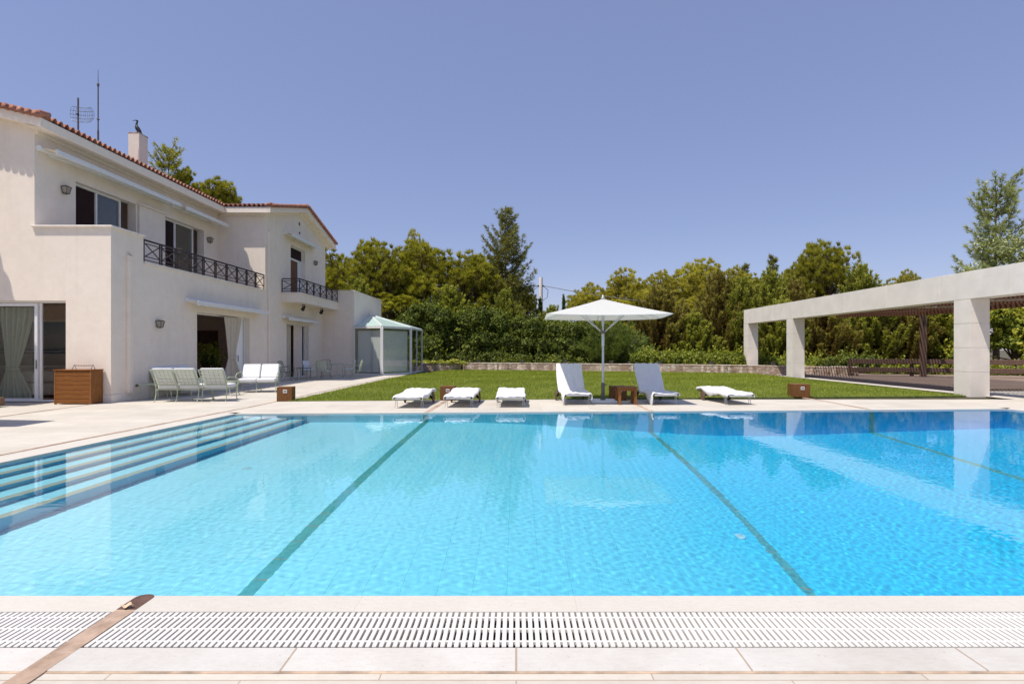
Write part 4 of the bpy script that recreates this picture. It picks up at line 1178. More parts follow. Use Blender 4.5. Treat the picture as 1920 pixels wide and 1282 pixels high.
# wooden cubes with a small white name plate
def cube(x, y, rz, wd, label, plate=True, dark=False):
    t = thing('wooden_cube', label, 'wooden cube', (x, y, 0), rz, 'wooden cubes on the terrace')
    B2 = lambda mb, n, m, **k: mb.build(n, M[m], t, local=True, **k)
    h = wd/2; mb = MB(); mb.box(-h, h, -h, h, .012, .40); B2(mb, 'body', 'cubewood', bevel=.006)
    mb = MB(); mb.box(-h+.03, h-.03, -h+.03, h-.03, 0, .0119); B2(mb, 'plinth', 'darkwood')
    mb = MB(); mb.box(-h-.002, h+.002, -h-.002, h+.002, .4001, .412); B2(mb, 'lid', 'cubewood', bevel=.003)
    if plate:
        mb = MB(); cx_ = .02; mb.box(cx_-.055, cx_+.055, -h-.008, -h-.0002, .245, .34); pl = B2(mb, 'plate', 'white')
        mb = MB(); mb.box(cx_-.042, cx_+.042, -h-.0105, -h-.0082, .285, .31)
        for i in range(5): mb.box(cx_-.04+i*.017, cx_-.03+i*.017, -h-.0105, -h-.0082, .262, .272)
        mb.build('plate_mark', M['ink'], pl, local=True)
    return t
cube(-6.72, 15.95, R(9), .42, 'wooden cube standing at the left corner of the lawn')
cube(-2.02, 16.25, R(-3), .42, 'wooden cube partly behind the second flat lounger')
cube(3.03, 16.3, R(0), .46, 'wooden cube in shade right behind the small table', plate=True)
cube(8.92, 17.25, R(-6), .50, 'wooden cube at the right part of the lawn edge beyond the flat lounger')

# ------------------------------------------------------------------ wooden chest by the front door
ch = thing('storage_chest', 'brown slatted wooden storage chest at the house corner', 'chest', (-12.1, 15.1, 0))
B3 = lambda mb, n, m, p=None, **k: mb.build(n, M[m] if isinstance(m, str) else m, p or ch, **k)
x0, x1, y0, y1, H = -12.61, -11.60, 14.90, 15.33, .95
xm = x1
mb = MB(); mb.box(x0+.03, x1-.03, y0+.035, y1-.02, .03, H-.03); B3(mb, 'body', 'teak_h')
mb = MB(); n_ = 7; hh = (H-.05-.02)/n_
for i in range(n_): mb.box(x0+.045, x1-.045, y0, y0+.034, .02+i*hh+.004, .02+(i+1)*hh-.004)
B3(mb, 'front_boards', 'teak_h', bevel=.008)
mb = MB()
for k in range(4): mb.box(x1-.029, x1-.004, y0+.045+k*.084, y0+.045+k*.084+.082, .02, H-.032)
B3(mb, 'side_boards', 'teak', bevel=.003)
mb = MB(); mb.box(x0, x0+.044, y0-.004, y0+.04, 0, H-.03); B3(mb, 'corner_post', 'teak', bevel=.004)
mb = MB(); mb.box(x1-.044, x1, y0-.004, y0+.04, 0, H-.03); B3(mb, 'corner_post', 'teak', bevel=.004)
mb = MB(); mb.box(x1-.044, x1, y1-.05, y1, 0, H-.03); B3(mb, 'corner_post', 'teak', bevel=.004)
mb = MB(); mb.box(x0-.02, x1+.02, y0-.02, y1+.01, H-.029, H); B3(mb, 'lid', 'teak_h', bevel=.006)
# thin wire ornament on top
wt = thing('wire_candle_rack', 'thin dark wire rack with small cups standing on the wooden chest', 'wire rack', (-11.95, 15.1, .95))
mb = MB(); z0 = .951
for x in (-12.22, -11.70):
    mb.tube([(x-.06, 15.1, z0), (x, 15.1, z0+.13), (x+.06, 15.1, z0)], .006, 5); mb.tube([(x, 15.03, z0), (x, 15.1, z0+.13), (x, 15.17, z0)], .006, 5)
mb.tube([(-12.22+.52*k/12, 15.1, z0+.115-.02*math.sin(math.pi*k/12)) for k in range(13)], .005, 5); mb.build('wire', M['darkmetal'], wt)
for k in range(7):
    mb = MB(); mb.lathe([(.010,0),(.017,.012),(.017,.022)], (-12.17+k*.07, 15.1, z0+.092), 8); mb.build('cup', M['greymetal'], wt)
# wicker pouf cut by the left edge
pf = thing('wicker_pouf', 'brown wicker pouf on the paving in front of the glass door', 'pouf', (-14.05, 14.35, 0))
mb = MB(); mb.box(-14.45, -13.42, 13.75, 14.35, .03, .25); mb.build('body', M['wicker'], pf, bevel=.03)
mb = MB(); mb.box(-14.38, -13.5, 13.82, 14.28, 0, .03); mb.build('base', M['darkwood'], pf)
mb = MB(); mb.grid(lambda u, v: (-14.4+.93*u, 13.8+.5*v, .252+.03*math.sin(math.pi*u)*math.sin(math.pi*v)), 12, 8); mb.build('seat_weave', M['wicker'], pf, smooth=True, solid=.01)

# parasol standing just outside the frame on the left: its shadow falls on the paving
t = thing('parasol', 'white parasol standing left of the picture whose shadow darkens the paving', 'parasol', (-11.9, 10.6, 0))
mb = MB(); mb.tube([(0,0,.06),(0,0,2.7)], .03, 10); B(mb, 'pole', 'alu')
mb = MB(); mb.box(-.35,.35,-.35,.35,.004,.07); B(mb, 'base_slab', 'white')
mb = MB(); k4 = [(-1.35,-.95),(1.35,-.65),(1.35,.25),(-1.35,.6)]
for i in range(4): mb.quad((*k4[i], 2.35), (*k4[(i+1)%4], 2.35), (0,0,2.75))
B(mb, 'canopy', 'canvas', solid=.004)

# ------------------------------------------------------------------ wrought iron seating
def seat_frame(t, w, n, m='green', lattice=True, depth_=.78, seat_h=.40, back_h=.92, lean=.22):
    """n-seat garden sofa, local: faces -Y, back at +Y"""
    B2 = lambda mb, nm, mt, **k: mb.build(nm, M[mt], t, local=True, **k)
    h = w/2; yb = depth_/2; yf = -depth_/2
    mb = MB()
    for y in (yf+.06, yb-.06): mb.bar((-h, y, seat_h-.05), (h, y, seat_h-.05), .022)
    for s in (-1, 1): mb.bar((s*h, yf+.06, seat_h-.05), (s*h, yb-.06, seat_h-.05), .022)
    for i in range(n+1):
        x = -h + w*i/n
        mb.tube([(x, yb-.06, seat_h-.05), (x, yb-.02, seat_h+.15), (x, yb+lean*.55, back_h-.12), (x, yb+lean, back_h)], .013, 6)
    for z in (seat_h+.08, back_h): 
        k = (z-seat_h)/(back_h-seat_h); mb.bar((-h, yb-.05+k*(lean+.05), z), (h, yb-.05+k*(lean+.05), z), .02)
    B2(mb, 'frame', m)
    xs = [-h + w*i/n for i in range(n+1)]
    for x in xs:
        for y, o in ((yf+.06, -.05), (yb-.06, .06)):
            mb = MB(); mb.tube([(x, y, seat_h-.05), (x, y+o*.2, .2), (x, y+o, .04), (x, y+o*1.6, .012)], [.012,.012,.011,.016], 6); B2(mb, 'leg', m)
    for s in (-1, 1):
        mb = MB(); x = s*h
        mb.tube([(x, yb+.02, seat_h+.25), (x+s*.02, yb-.2, seat_h+.30), (x+s*.04, yf+.15, seat_h+.27), (x+s*.045, yf-.0, seat_h+.18), (x+s*.04, yf+.02, seat_h+.06), (x+s*.03, yf+.09, seat_h+.04), (x+s*.01, yf+.06, seat_h-.05)], .013, 6)
        B2(mb, 'armrest', m, smooth='auto')
    if lattice:
        mb = MB()
        for i in range(n):
            a, b2 = xs[i]+.015, xs[i+1]-.015
            nx_ = 5
            for k in range(nx_+1):
                x = a+(b2-a)*k/nx_; mb.bar((x, yb-.02, seat_h+.07), (x, yb+lean-.006, back_h), .018, .004, up=(0,1,0))
            nz = 5
            for k in range(nz+1):
                f = k/nz; z = seat_h+.08+(back_h-seat_h-.09)*f; y = yb-.012+(lean+.01)*f
                mb.bar((a, y, z), (b2, y, z), .005, .018)
        B2(mb, 'woven_back', m)
    for i in range(n):
        a, b2 = xs[i]+.012, xs[i+1]-.012
        mb = MB(); mb.box(a, b2, yf-.01, yb-.10, seat_h-.035, seat_h+.09); B2(mb, 'seat_cushion', 'fabric', bevel=.035, smooth='auto')
        mb = MB(); th = .11
        y0_, y1_ = yb-.10, yb+lean-.06
        zb, zt = seat_h+.095, back_h+.05
        vs = []
        for x in (a, b2): vs += [(x, y0_-th, zb), (x, y0_+.055, zb), (x, y1_+.03, zt), (x, y1_-th+.03, zt)]
        mb.add(vs, [(0,1,2,3),(7,6,5,4),(0,4,5,1),(1,5,6,2),(2,6,7,3),(3,7,4,0)]); B2(mb, 'back_cushion', 'fabric', bevel=.04, smooth='auto')
    return t
def sofa(label, x, y, rz, w, n, cat='sofa', **k):
    name = 'garden_armchair' if n == 1 else 'garden_sofa'
    t = thing(name, label, cat, (x, y, 0), 0, 'pale green iron seats with white cushions')
    seat_frame(t, w, n, **k); t.rotation_euler = (0, 0, rz); return t
sofa('two seat pale green iron sofa seen from behind, nearest the house corner', -9.72, 16.0, R(180), 1.22, 2)
sofa('single pale green iron armchair seen from behind, beside the two seat sofa', -8.74, 16.1, R(186), .66, 1, 'armchair')
sofa('three seat iron sofa with white cushions standing against the villa wall', -10.88, 17.95, R(90), 2.0, 3)
sofa('two seat iron sofa with white cushions facing the pool, right of the armchair', -9.1, 19.3, R(14), 1.22, 2, lattice=False)

def iron_table(name, label, x, y, wx, wy, h, rz=0, m='green', glass=False):
    t = thing(name, label, 'table', (x, y, 0), 0)
    mb = MB()
    for s in (-1,1):
        mb.bar((-wx/2, s*(wy/2-.01), h-.015), (wx/2, s*(wy/2-.01), h-.015), .02, .03); mb.bar((s*(wx/2-.01), -wy/2+.02, h-.0151), (s*(wx/2-.01), wy/2-.02, h-.0151), .02, .03)
    n_ = int(wx/.05)
    for i in range(1, n_): mb.bar((-wx/2+i*wx/n_, -wy/2+.02, h-.012), (-wx/2+i*wx/n_, wy/2-.02, h-.012), .03, .008)
    mb.build('tabletop', M[m], t, local=True)
    for sx_ in (-1,1):
        for sy_ in (-1,1):
            mb = MB(); a, b2 = sx_*(wx/2-.03), sy_*(wy/2-.03); mb.tube([(a,b2,h-.03),(a*.93,b2*.93,h*.5),(a*.97,b2*.97,.06),(a*1.06,b2*1.06,.012)], [.012,.012,.011,.015], 6); mb.build('leg', M[m], t, local=True)
    t.rotation_euler = (0,0,rz); return t
iron_table('side_table', 'low pale green iron side table at the left end of the sofas, against the wall', -10.92, 16.45, .62, .5, .48)
iron_table('coffee_table', 'low pale green iron coffee table between the armchair and the two seat sofa', -9.7, 17.9, 1.0, .6, .46)

# dining corner under the balcony
def iron_chair(label, x, y, rz, m='green', cush='fabric', stripes=False):
    t = thing('garden_chair', label, 'chair', (x, y, 0), 0, 'iron chairs under the balcony')
    B2 = lambda mb, nm, mt, p=None, **k: mb.build(nm, M[mt], p or t, local=True, **k)
    mb = MB(); w = .26
    for y_ in (-.24, .22): mb.bar((-w, y_, .40), (w, y_, .40), .018)
    for s in (-1,1): mb.bar((s*w, -.24, .40), (s*w, .22, .40), .018)
    for k in range(6): mb.bar((-w, -.2+k*.08, .402), (w, -.2+k*.08, .402), .03, .006)
    B2(mb, 'seat_frame', m)
    mb = MB(); pts = [(-w,.22,.40), (-w-.01,.27,.62), (-w+.01,.34,.86), (-w+.08,.36,.93), (0,.365,.95), (w-.08,.36,.93), (w-.01,.34,.86), (w+.01,.27,.62), (w,.22,.40)]
    mb.tube(pts, .012, 6)
    for k in range(5):
        x_ = -.18+.09*k; mb.tube([(x_,.23,.41),(x_,.29,.65),(x_,.355,.92)], .007, 5)
    B2(mb, 'backrest', m, smooth='auto')
    for s in (-1,1):
        mb = MB(); mb.tube([(s*w,.28,.66),(s*(w+.03),.1,.68),(s*(w+.04),-.16,.66),(s*(w+.03),-.22,.58),(s*w,-.2,.40)], .011, 6); B2(mb, 'armrest', m, smooth='auto')
        for y_, o in ((-.22,-.10),(.2,.12)):
            mb = MB(); mb.tube([(s*w,y_,.40),(s*w*.8,y_*.7,.25),(s*w*.9,y_+o*.3,.08),(s*w*1.05,y_+o,.012)], .011, 6); B2(mb, 'leg', m, smooth='auto')
    if cush:
        mb = MB(); mb.box(-w+.02, w-.02, -.23, .2, .408, .46); B2(mb, 'seat_cushion', cush, bevel=.02, smooth='auto')
        mb = MB(); vs = []
        for x_ in (-w+.02, w-.02): vs += [(x_,.17,.465),(x_,.225,.465),(x_,.33,.92),(x_,.28,.92)]
        mb.add(vs, [(0,1,2,3),(7,6,5,4),(0,4,5,1),(1,5,6,2),(2,6,7,3),(3,7,4,0)]); c_ = B2(mb, 'back_cushion', cush, bevel=.02, smooth='auto')
        if stripes:
            mb = MB()
            for k in range(6):
                x_ = -w+.05+k*.085; mb.add([(x_,.232,.48),(x_+.03,.232,.48),(x_+.03,.336,.915),(x_,.336,.915)], [(0,1,2,3)])
            B2(mb, 'stripes', m, c_, solid=.006)
    t.rotation_euler = (0,0,rz); return t
iron_table('dining_table', 'pale green iron dining table under the balcony between the chairs', -9.75, 28.6, 1.15, 1.0, .74)
iron_chair('white-cushioned iron chair left of the dining table, facing right', -10.55, 28.0, R(75))
iron_chair('iron chair with green and white striped back turned to the pool', -9.72, 27.55, R(172), stripes=True)
iron_chair('dark green iron chair behind the dining table, against the wall', -10.35, 29.7, R(20), m='dkgreen', cush=None)
iron_chair('white-cushioned iron chair at the far right side of the dining table', -8.95, 29.2, R(-70))
iron_chair('bare pale green iron chair at the right, seen from the side', -8.35, 28.3, R(-84), cush=None)
iron_chair('dark green iron chair alone in the shade left of the narrow door', -11.02, 26.3, R(90), m='dkgreen', cush=None)
iron_table('bistro_table', 'small dark green iron table in the shade beside the lone dark chair', -10.5, 27.0, .55, .55, .6, m='dkgreen')

# ------------------------------------------------------------------ pergola
pg = thing('pergola', 'large pale concrete pergola with three columns and a slatted timber roof', 'pergola', (18, 24, 0))
XP0, XP1 = 14.5, 15.13
PZ0, PZ1 = 3.12, 4.0
def panel_column(y0, x1=XP1):
    mb = MB(); z = -.04; mb.box(XP0+.012, x1-.012, y0+.012, y0+.638, z, PZ0)
    for k in range(4):
        a, b2 = max(0, k*.78)-(.03 if k == 0 else 0), min(PZ0-.001, (k+1)*.78-.014); mb.box(XP0, x1, y0, y0+.65, a, b2)
    return mb.build('column', M['concrete'], pg, bevel=.004)
for y0 in (6.3, 11.9, 17.45, 28.66, 34.17): panel_column(y0)
mb = MB(); yy = [4.5, 7.6, 10.7, 13.9, 16.0, 18.7, 21.4, 24.1, 26.2, 28.66, 30.9, 33.1, 34.82]
mb.box(XP0+.006, XP1-.006, 4.5, 34.8, PZ0+.006, PZ1-.006)
for a, b2 in zip(yy, yy[1:]): mb.box(XP0, XP1, a+.009, b2-.009, PZ0, PZ1)
mb.build('beam', M['concrete'], pg, bevel=.004)
# timber roof: rafters and slats clipped to the roof outline
ROOF = [(XP1+.01, 8.0), (21.1, 8.0), (21.1, 28.1), (17.6, 30.0), (XP1+.01, 30.0)]
def clip_line(p, d, poly):
    ts = []
    for i in range(len(poly)):
        a = Vector(poly[i]); b2 = Vector(poly[(i+1) % len(poly)]); e = b2-a
        den = d.x*e.y - d.y*e.x
        if abs(den) < 1e-9: continue
        r_ = a-p; tt = (r_.x*e.y-r_.y*e.x)/den; ss = (r_.x*d.y-r_.y*d.x)/den
        if 0 <= ss <= 1: ts.append(tt)
    ts.sort(); return (p+d*ts[0], p+d*ts[-1]) if len(ts) >= 2 else None
sd_ = Vector((.50, .866)); sn = Vector((.866, -.50))
mb = MB()
for k in range(-250, 260):
    c_ = clip_line(Vector((18, 20)) + sn*(k*.125), sd_, ROOF)
    if c_ and (c_[1]-c_[0]).length > .3: mb.bar((*c_[0], 3.47), (*c_[1], 3.47), .055, .02)
sl = mb.build('slat_screen', M['slat'], pg); 
for k in range(-6, 8):
    c_ = clip_line(Vector((18, 20)) + sd_*(k*3.1), sn, ROOF)
    if c_: mb = MB(); mb.bar((*c_[0], 3.41), (*c_[1], 3.41), .09, .10); mb.build('rafter', M['rafter'], pg)
mb = MB(); mb.bar((21.1, 8, 3.375), (21.1, 28.1, 3.375), .10, .22); mb.bar((21.1, 28.15, 3.3751), (17.6, 30.05, 3.3751), .10, .22); mb.build('edge_beam', M['rafter'], pg)
mb = MB(); mb.box(20.86, 21.12, 28.08, 28.26, .09, 3.26); po = mb.build('timber_post', M['oldwood'], pg, bevel=.01)
mb = MB(); mb.box(20.93, 20.99, 28.05, 28.079, 2.75, 3.2); mb.lathe([(.03,-.03),(.03,.0)], (20.96, 28.049, 2.9), 8, 'y'); mb.build('bracket', M['darkmetal'], po)

# timber rail bench along the back of the deck
rb = thing('timber_rail', 'weathered brown timber rail fence along the back of the pergola deck', 'fence', (21, 28.7, 0))
pts = [(17.9, 29.2), (20.9, 28.75), (23.2, 27.6), (26.0, 26.2)]
for a, b2 in zip(pts, pts[1:]):
    for z in (.42, .86):
        mb = MB(); mb.bar((*a, z), (*b2, z), .10, .26); mb.build('rail', M['oldwood'], rb, bevel=.02)
for p in pts:
    mb = MB(); mb.box(p[0]-.07, p[0]+.07, p[1]+.055, p[1]+.18, .05, .98); mb.build('post', M['oldwood'], rb)

# ------------------------------------------------------------------ stone walls with small lamps
def stone_wall(pts, th, h, label, z0=-.05):
    t = thing('stone_wall', label, 'wall', (*pts[len(pts)//2], 0))
    mb = MB(); L_ = []
    n = len(pts)
    ns = []
    for i in range(n):
        a = Vector(pts[max(0,i-1)]); b2 = Vector(pts[min(n-1,i+1)]); d_ = (b2-a).normalized(); ns.append(Vector((-d_.y, d_.x)))
    poly = [tuple(p) for p in pts] + [tuple(Vector(p)+q*th) for p, q in list(zip(pts, ns))[::-1]]
    rg = random.Random(3)
    # rough face: subdivided grid pushed in and out
    for i in range(n-1):
        a, b2 = Vector(pts[i]), Vector(pts[i+1]); m_ = max(2, int((b2-a).length/.14))
        def fn(u, v, a=a, b2=b2):
            p = a.lerp(b2, u); q = ns[i]; k = 0 if v in (0,) else 1
            return (p.x, p.y, z0+(h-z0)*v)
        mb.grid(fn, m_, 5)
    mb.prism(poly, z0, h-.001)
    mb.build('masonry', M['stone'], t)
    mb = MB(); 
    for i in range(n-1):
        a, b2 = Vector(pts[i])-ns[i]*.02, Vector(pts[i+1])-ns[i+1]*.02; c_, d_ = Vector(pts[i+1])+ns[i+1]*(th+.02), Vector(pts[i])+ns[i]*(th+.02)
        mb.prism([tuple(a), tuple(b2), tuple(c_), tuple(d_)], h, h+.035)
    mb.build('coping', M['stone'], t); return t
stone_wall([(-3.9, 39.9), (3, 37.8), (9, 35.6), (14.3, 33.6), (17.3, 30.3)], .45, .50, 'long low wall of pinkish rubble stone behind the lawn')
stone_wall([(17.35, 30.25), (18.4, 29.45)], .5, .53, 'short end piece of stone wall under the pergola slats, striped with shade')
stone_wall([(-6.6, 38.3), (-3.95, 39.0)], .5, .50, 'short brownish stone wall beside the glass bay, overgrown on top')
WL = [(898, 676), (979, 676), (1060, 676), (1147, 676), (1239, 676), (1336, 677), (1452, 678), (1580, 679)]
wall_pts = [(-3.9, 39.9), (3, 37.8), (9, 35.6), (14.3, 33.6), (17.3, 30.3)]
names = ['first small grey lamp box on the stone wall, counted from the glass bay', 'small grey lamp box on the stone wall left of the reclined lounger', 'small grey lamp box on the stone wall behind the left reclined lounger',
         'small grey lamp box on the stone wall just right of the parasol pole', 'small grey lamp box on the stone wall behind the right reclined lounger', 'small grey lamp box on the stone wall left of the farthest pergola column',
         'small grey lamp box on the stone wall between the two far pergola columns', 'small grey lamp box at the pergola end of the stone wall']
for (px, py), lab in zip(WL, names):
    k = (px-CX)/F0
    for a, b2 in zip(wall_pts, wall_pts[1:]):
        # intersect ray x = k*y with the segment
        den = (b2[0]-a[0]) - k*(b2[1]-a[1])
        s_ = (k*a[1]-a[0])/den
        if 0 <= s_ <= 1:
            x, y = a[0]+(b2[0]-a[0])*s_, a[1]+(b2[1]-a[1])*s_ + .12
            t = thing('wall_top_lamp', lab, 'lamp', (x, y, .536), 0, 'small lamps on the stone wall')
            mb = MB(); mb.box(x-.10, x+.10, y-.06, y+.08, .536, .70); mb.build('housing', M['greymetal'], t, bevel=.01)
            mb = MB(); mb.box(x-.13, x+.13, y-.09, y+.11, .7001, .735); mb.build('hood', M['greymetal'], t)
            break
# utility pole and cable
up_ = thing('utility_pole', 'pale concrete utility pole rising behind the hedge', 'utility pole', (2.7, 60, 0))
mb = MB(); mb.tube([(2.7,60,0),(2.7,60,9.4)], [.26,.20], 12); mb.build('pole', M['concrete'], up_, smooth='auto')
mb = MB(); mb.box(2.4,3.0,59.95,60.05,8.35,8.45); mb.lathe([(.04,0),(.07,.05),(.05,.12)], (2.45,60,8.45), 8); mb.lathe([(.04,0),(.07,.05),(.05,.12)], (2.95,60,8.45), 8)
mb.tube([(2.4,60,8.45),(1.9,60,8.0),(2.0,60,7.2),(2.6,60,6.8)], .03, 5); mb.tube([(3.0,60,8.45),(3.5,60,8.0),(3.4,60,7.2),(2.8,60,6.8)], .03, 5); mb.build('fitting', M['darkmetal'], up_)
def cable(p, q, sag, label):
    p = Vector(p); q = Vector(q); mb = MB()
    mb.tube([p.lerp(q, k/24)-Vector((0,0,sag*4*(k/24)*(1-k/24))) for k in range(25)], .035, 5); o = mb.build('overhead_cable', M['darkmetal']); tag(o, label, 'cable', 'overhead cables')
cable((2.95,60,8.5), (26, 48, 4.8), .6, 'black overhead cable sloping down to the right from the utility pole')
cable((2.45,60,8.5), (-15, 45, 7.5), .7, 'black overhead cable running left from the utility pole in front of the pines')
# ------------------------------------------------------------------ vegetation
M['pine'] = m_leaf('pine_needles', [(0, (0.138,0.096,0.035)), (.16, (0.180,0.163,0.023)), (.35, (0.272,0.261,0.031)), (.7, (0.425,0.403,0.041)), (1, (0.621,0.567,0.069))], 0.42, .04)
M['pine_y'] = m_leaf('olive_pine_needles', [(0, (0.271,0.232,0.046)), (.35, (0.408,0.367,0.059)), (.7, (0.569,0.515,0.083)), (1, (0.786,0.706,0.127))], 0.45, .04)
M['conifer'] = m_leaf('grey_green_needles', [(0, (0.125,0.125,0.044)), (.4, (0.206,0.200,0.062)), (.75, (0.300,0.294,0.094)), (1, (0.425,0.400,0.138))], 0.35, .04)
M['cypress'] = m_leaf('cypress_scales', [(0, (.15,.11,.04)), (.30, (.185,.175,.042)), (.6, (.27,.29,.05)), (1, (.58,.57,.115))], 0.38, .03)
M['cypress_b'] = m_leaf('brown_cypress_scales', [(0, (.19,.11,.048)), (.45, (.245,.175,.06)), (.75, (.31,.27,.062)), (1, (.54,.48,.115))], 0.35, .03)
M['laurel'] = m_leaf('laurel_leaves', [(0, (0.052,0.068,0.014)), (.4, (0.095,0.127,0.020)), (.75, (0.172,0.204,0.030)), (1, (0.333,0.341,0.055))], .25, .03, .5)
M['shrub'] = m_leaf('shrub_leaves', [(0, (0.103,0.129,0.019)), (.4, (0.176,0.216,0.028)), (.75, (0.289,0.328,0.039)), (1, (0.497,0.466,0.065))], 0.35, .03, .5)
M['feather'] = m_leaf('feathery_green', [(0, (0.070,0.104,0.029)), (.5, (0.139,0.186,0.043)), (1, (0.256,0.315,0.065))], .2, .04)
M['creeper'] = m_leaf('yellow_green_leaves', [(0, (0.180,0.210,0.030)), (.5, (0.375,0.405,0.045)), (1, (0.630,0.600,0.090))], .35, .06)
M['aspen'] = m_leaf('silvery_leaves', [(0, (0.216,0.234,0.090)), (.5, (0.360,0.388,0.162)), (1, (0.576,0.594,0.306))], 0.4, .08)
M['deep'] = M['laurel']

def unit(v): return v / (np.linalg.norm(v, axis=-1, keepdims=True) + 1e-9)
def rdirs(rg, n): return unit(rg.normal(size=(n, 3)))

def tris(base, d, side, length, width):
    n = len(base); V = np.empty((n*3, 3)); s = side * width[:, None] * .5
    V[0::3] = base - s; V[1::3] = base + s; V[2::3] = base + d * length[:, None]
    return V
def tufts(rg, P, D, per, length, width, spread, col):
    """needle tufts: thin triangles fanning from every point P around direction D"""
    n = len(P); b = np.repeat(P, per, 0); d = unit(np.repeat(D, per, 0) + rg.normal(0, spread, (n*per, 3)))
    side = unit(np.cross(d, rdirs(rg, n*per)))
    L_ = length * (.65 + .7*rg.random(n*per)); W_ = width * (.7 + .6*rg.random(n*per))
    c = np.clip(np.repeat(col, per) + rg.normal(0, .05, n*per), 0, 1)
    return tris(b, d, side, L_, W_), c
def leaves(rg, P, N, size, col, elong=1.7):
    """diamond leaves"""
    n = len(P); nn = unit(N + rg.normal(0, .55, (n, 3))); a = unit(np.cross(nn, rdirs(rg, n))); b = np.cross(nn, a)
    s = size * (.6 + .8*rg.random(n))[:, None]
    V = np.empty((n*4, 3)); V[0::4] = P - a*s*elong*.5; V[1::4] = P + b*s*.5 + nn*s*.12; V[2::4] = P + a*s*elong*.5; V[3::4] = P - b*s*.5 + nn*s*.12
    return V, np.clip(col + rg.normal(0, .07, n), 0, 1)
def mesh_from(name, chunks, m, k=3):
    V = np.concatenate([c[0] for c in chunks]); C = np.concatenate([c[1] for c in chunks])
    return np_mesh(name, V, np.arange(len(V)).reshape(-1, k), m, attr=C)

def limbs(parts, n=6):
    b = MB()
    for pts, rs in parts: b.tube(pts, rs, n)
    return b

def tree_obj(name, label, cat, loc, crown_me, trunk_mb, group, rz=0, scale=None):
    t = thing(name, label, cat, loc, rz, group)
    link('crown', crown_me, t)
    if trunk_mb is not None: trunk_mb.build('trunk', M['bark'], t, local=True, smooth='auto')
    if scale: t.scale = scale
    return t

# --- round-headed pines
def pine_crown(seed, H, Rr, low=.30, nc=30, mat='pine', tl=.30, per=8, tpc=34, wd=.040, flat=.8):
    rg = np.random.default_rng(seed); ch = []; lm = []
    cz = H*(low+1)/2; hz = H*(1-low)/2
    pts = []
    while len(pts) < nc:
        d = rdirs(rg, 1)[0]; 
        if d[2] < -.55: continue
        r_ = rg.uniform(.55, .9) if rg.random() < .82 else rg.uniform(.1, .5)
        p = np.array([d[0]*Rr*r_*(1-.25*max(0,d[2])), d[1]*Rr*r_*(1-.25*max(0,d[2])), cz + d[2]*hz*r_])
        rc = rg.uniform(.22, .36)*Rr
        if all(np.linalg.norm(p-q) > .55*min(rc, s) for q, s in pts): pts.append((p, rc))
    for p, rc in pts:
        # twigs end in bristly bunches with dark gaps between them
        nbun = int(tpc*(rc/(.29*Rr))**2); d = rdirs(rg, nbun*3); d = d[d[:,2] > -.62][:nbun]
        keep = []
        for q in d:
            if all(np.dot(q, k_) < .88 for k_ in keep): keep.append(q)
        tone = rg.normal(0,.07)
        for q in keep:
            c0 = p + q*rc*rg.uniform(.72,1.12)*np.array([1,1,flat]); m = 15; rb = rc*rg.uniform(.17,.27)
            dd = rdirs(rg, m); dd = unit(dd + q*.7 + np.array([0,0,.55]))
            P = c0 + dd*rb*(.3+.7*rg.random((m,1))); D = unit(dd*.8 + np.array([0,0,.7]))
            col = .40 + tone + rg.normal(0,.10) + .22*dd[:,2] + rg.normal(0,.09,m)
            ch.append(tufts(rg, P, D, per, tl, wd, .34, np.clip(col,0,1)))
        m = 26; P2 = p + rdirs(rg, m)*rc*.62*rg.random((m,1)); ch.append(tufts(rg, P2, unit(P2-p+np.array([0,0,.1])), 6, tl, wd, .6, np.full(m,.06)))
        a = Vector((0,0,max(.25*H, p[2]*.62))); e = Vector(p); mid = a.lerp(e,.55)+Vector((0,0,-.10*Rr)); r0 = .035*Rr
        lm.append(([a, mid, e, e+(e-mid)*.25], [r0, r0*.7, r0*.4, r0*.15]))
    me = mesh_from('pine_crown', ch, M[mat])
    rg2 = random.Random(seed); x, y = 0, 0; tr = []
    for k in range(7): tr.append((x, y, H*.85*k/6)); x += rg2.uniform(-.1,.1)*Rr*.3; y += rg2.uniform(-.1,.1)*Rr*.3
    b = limbs([(tr, [.075*Rr*(1-.8*k/6)+.03 for k in range(7)])] + lm)
    return me, b

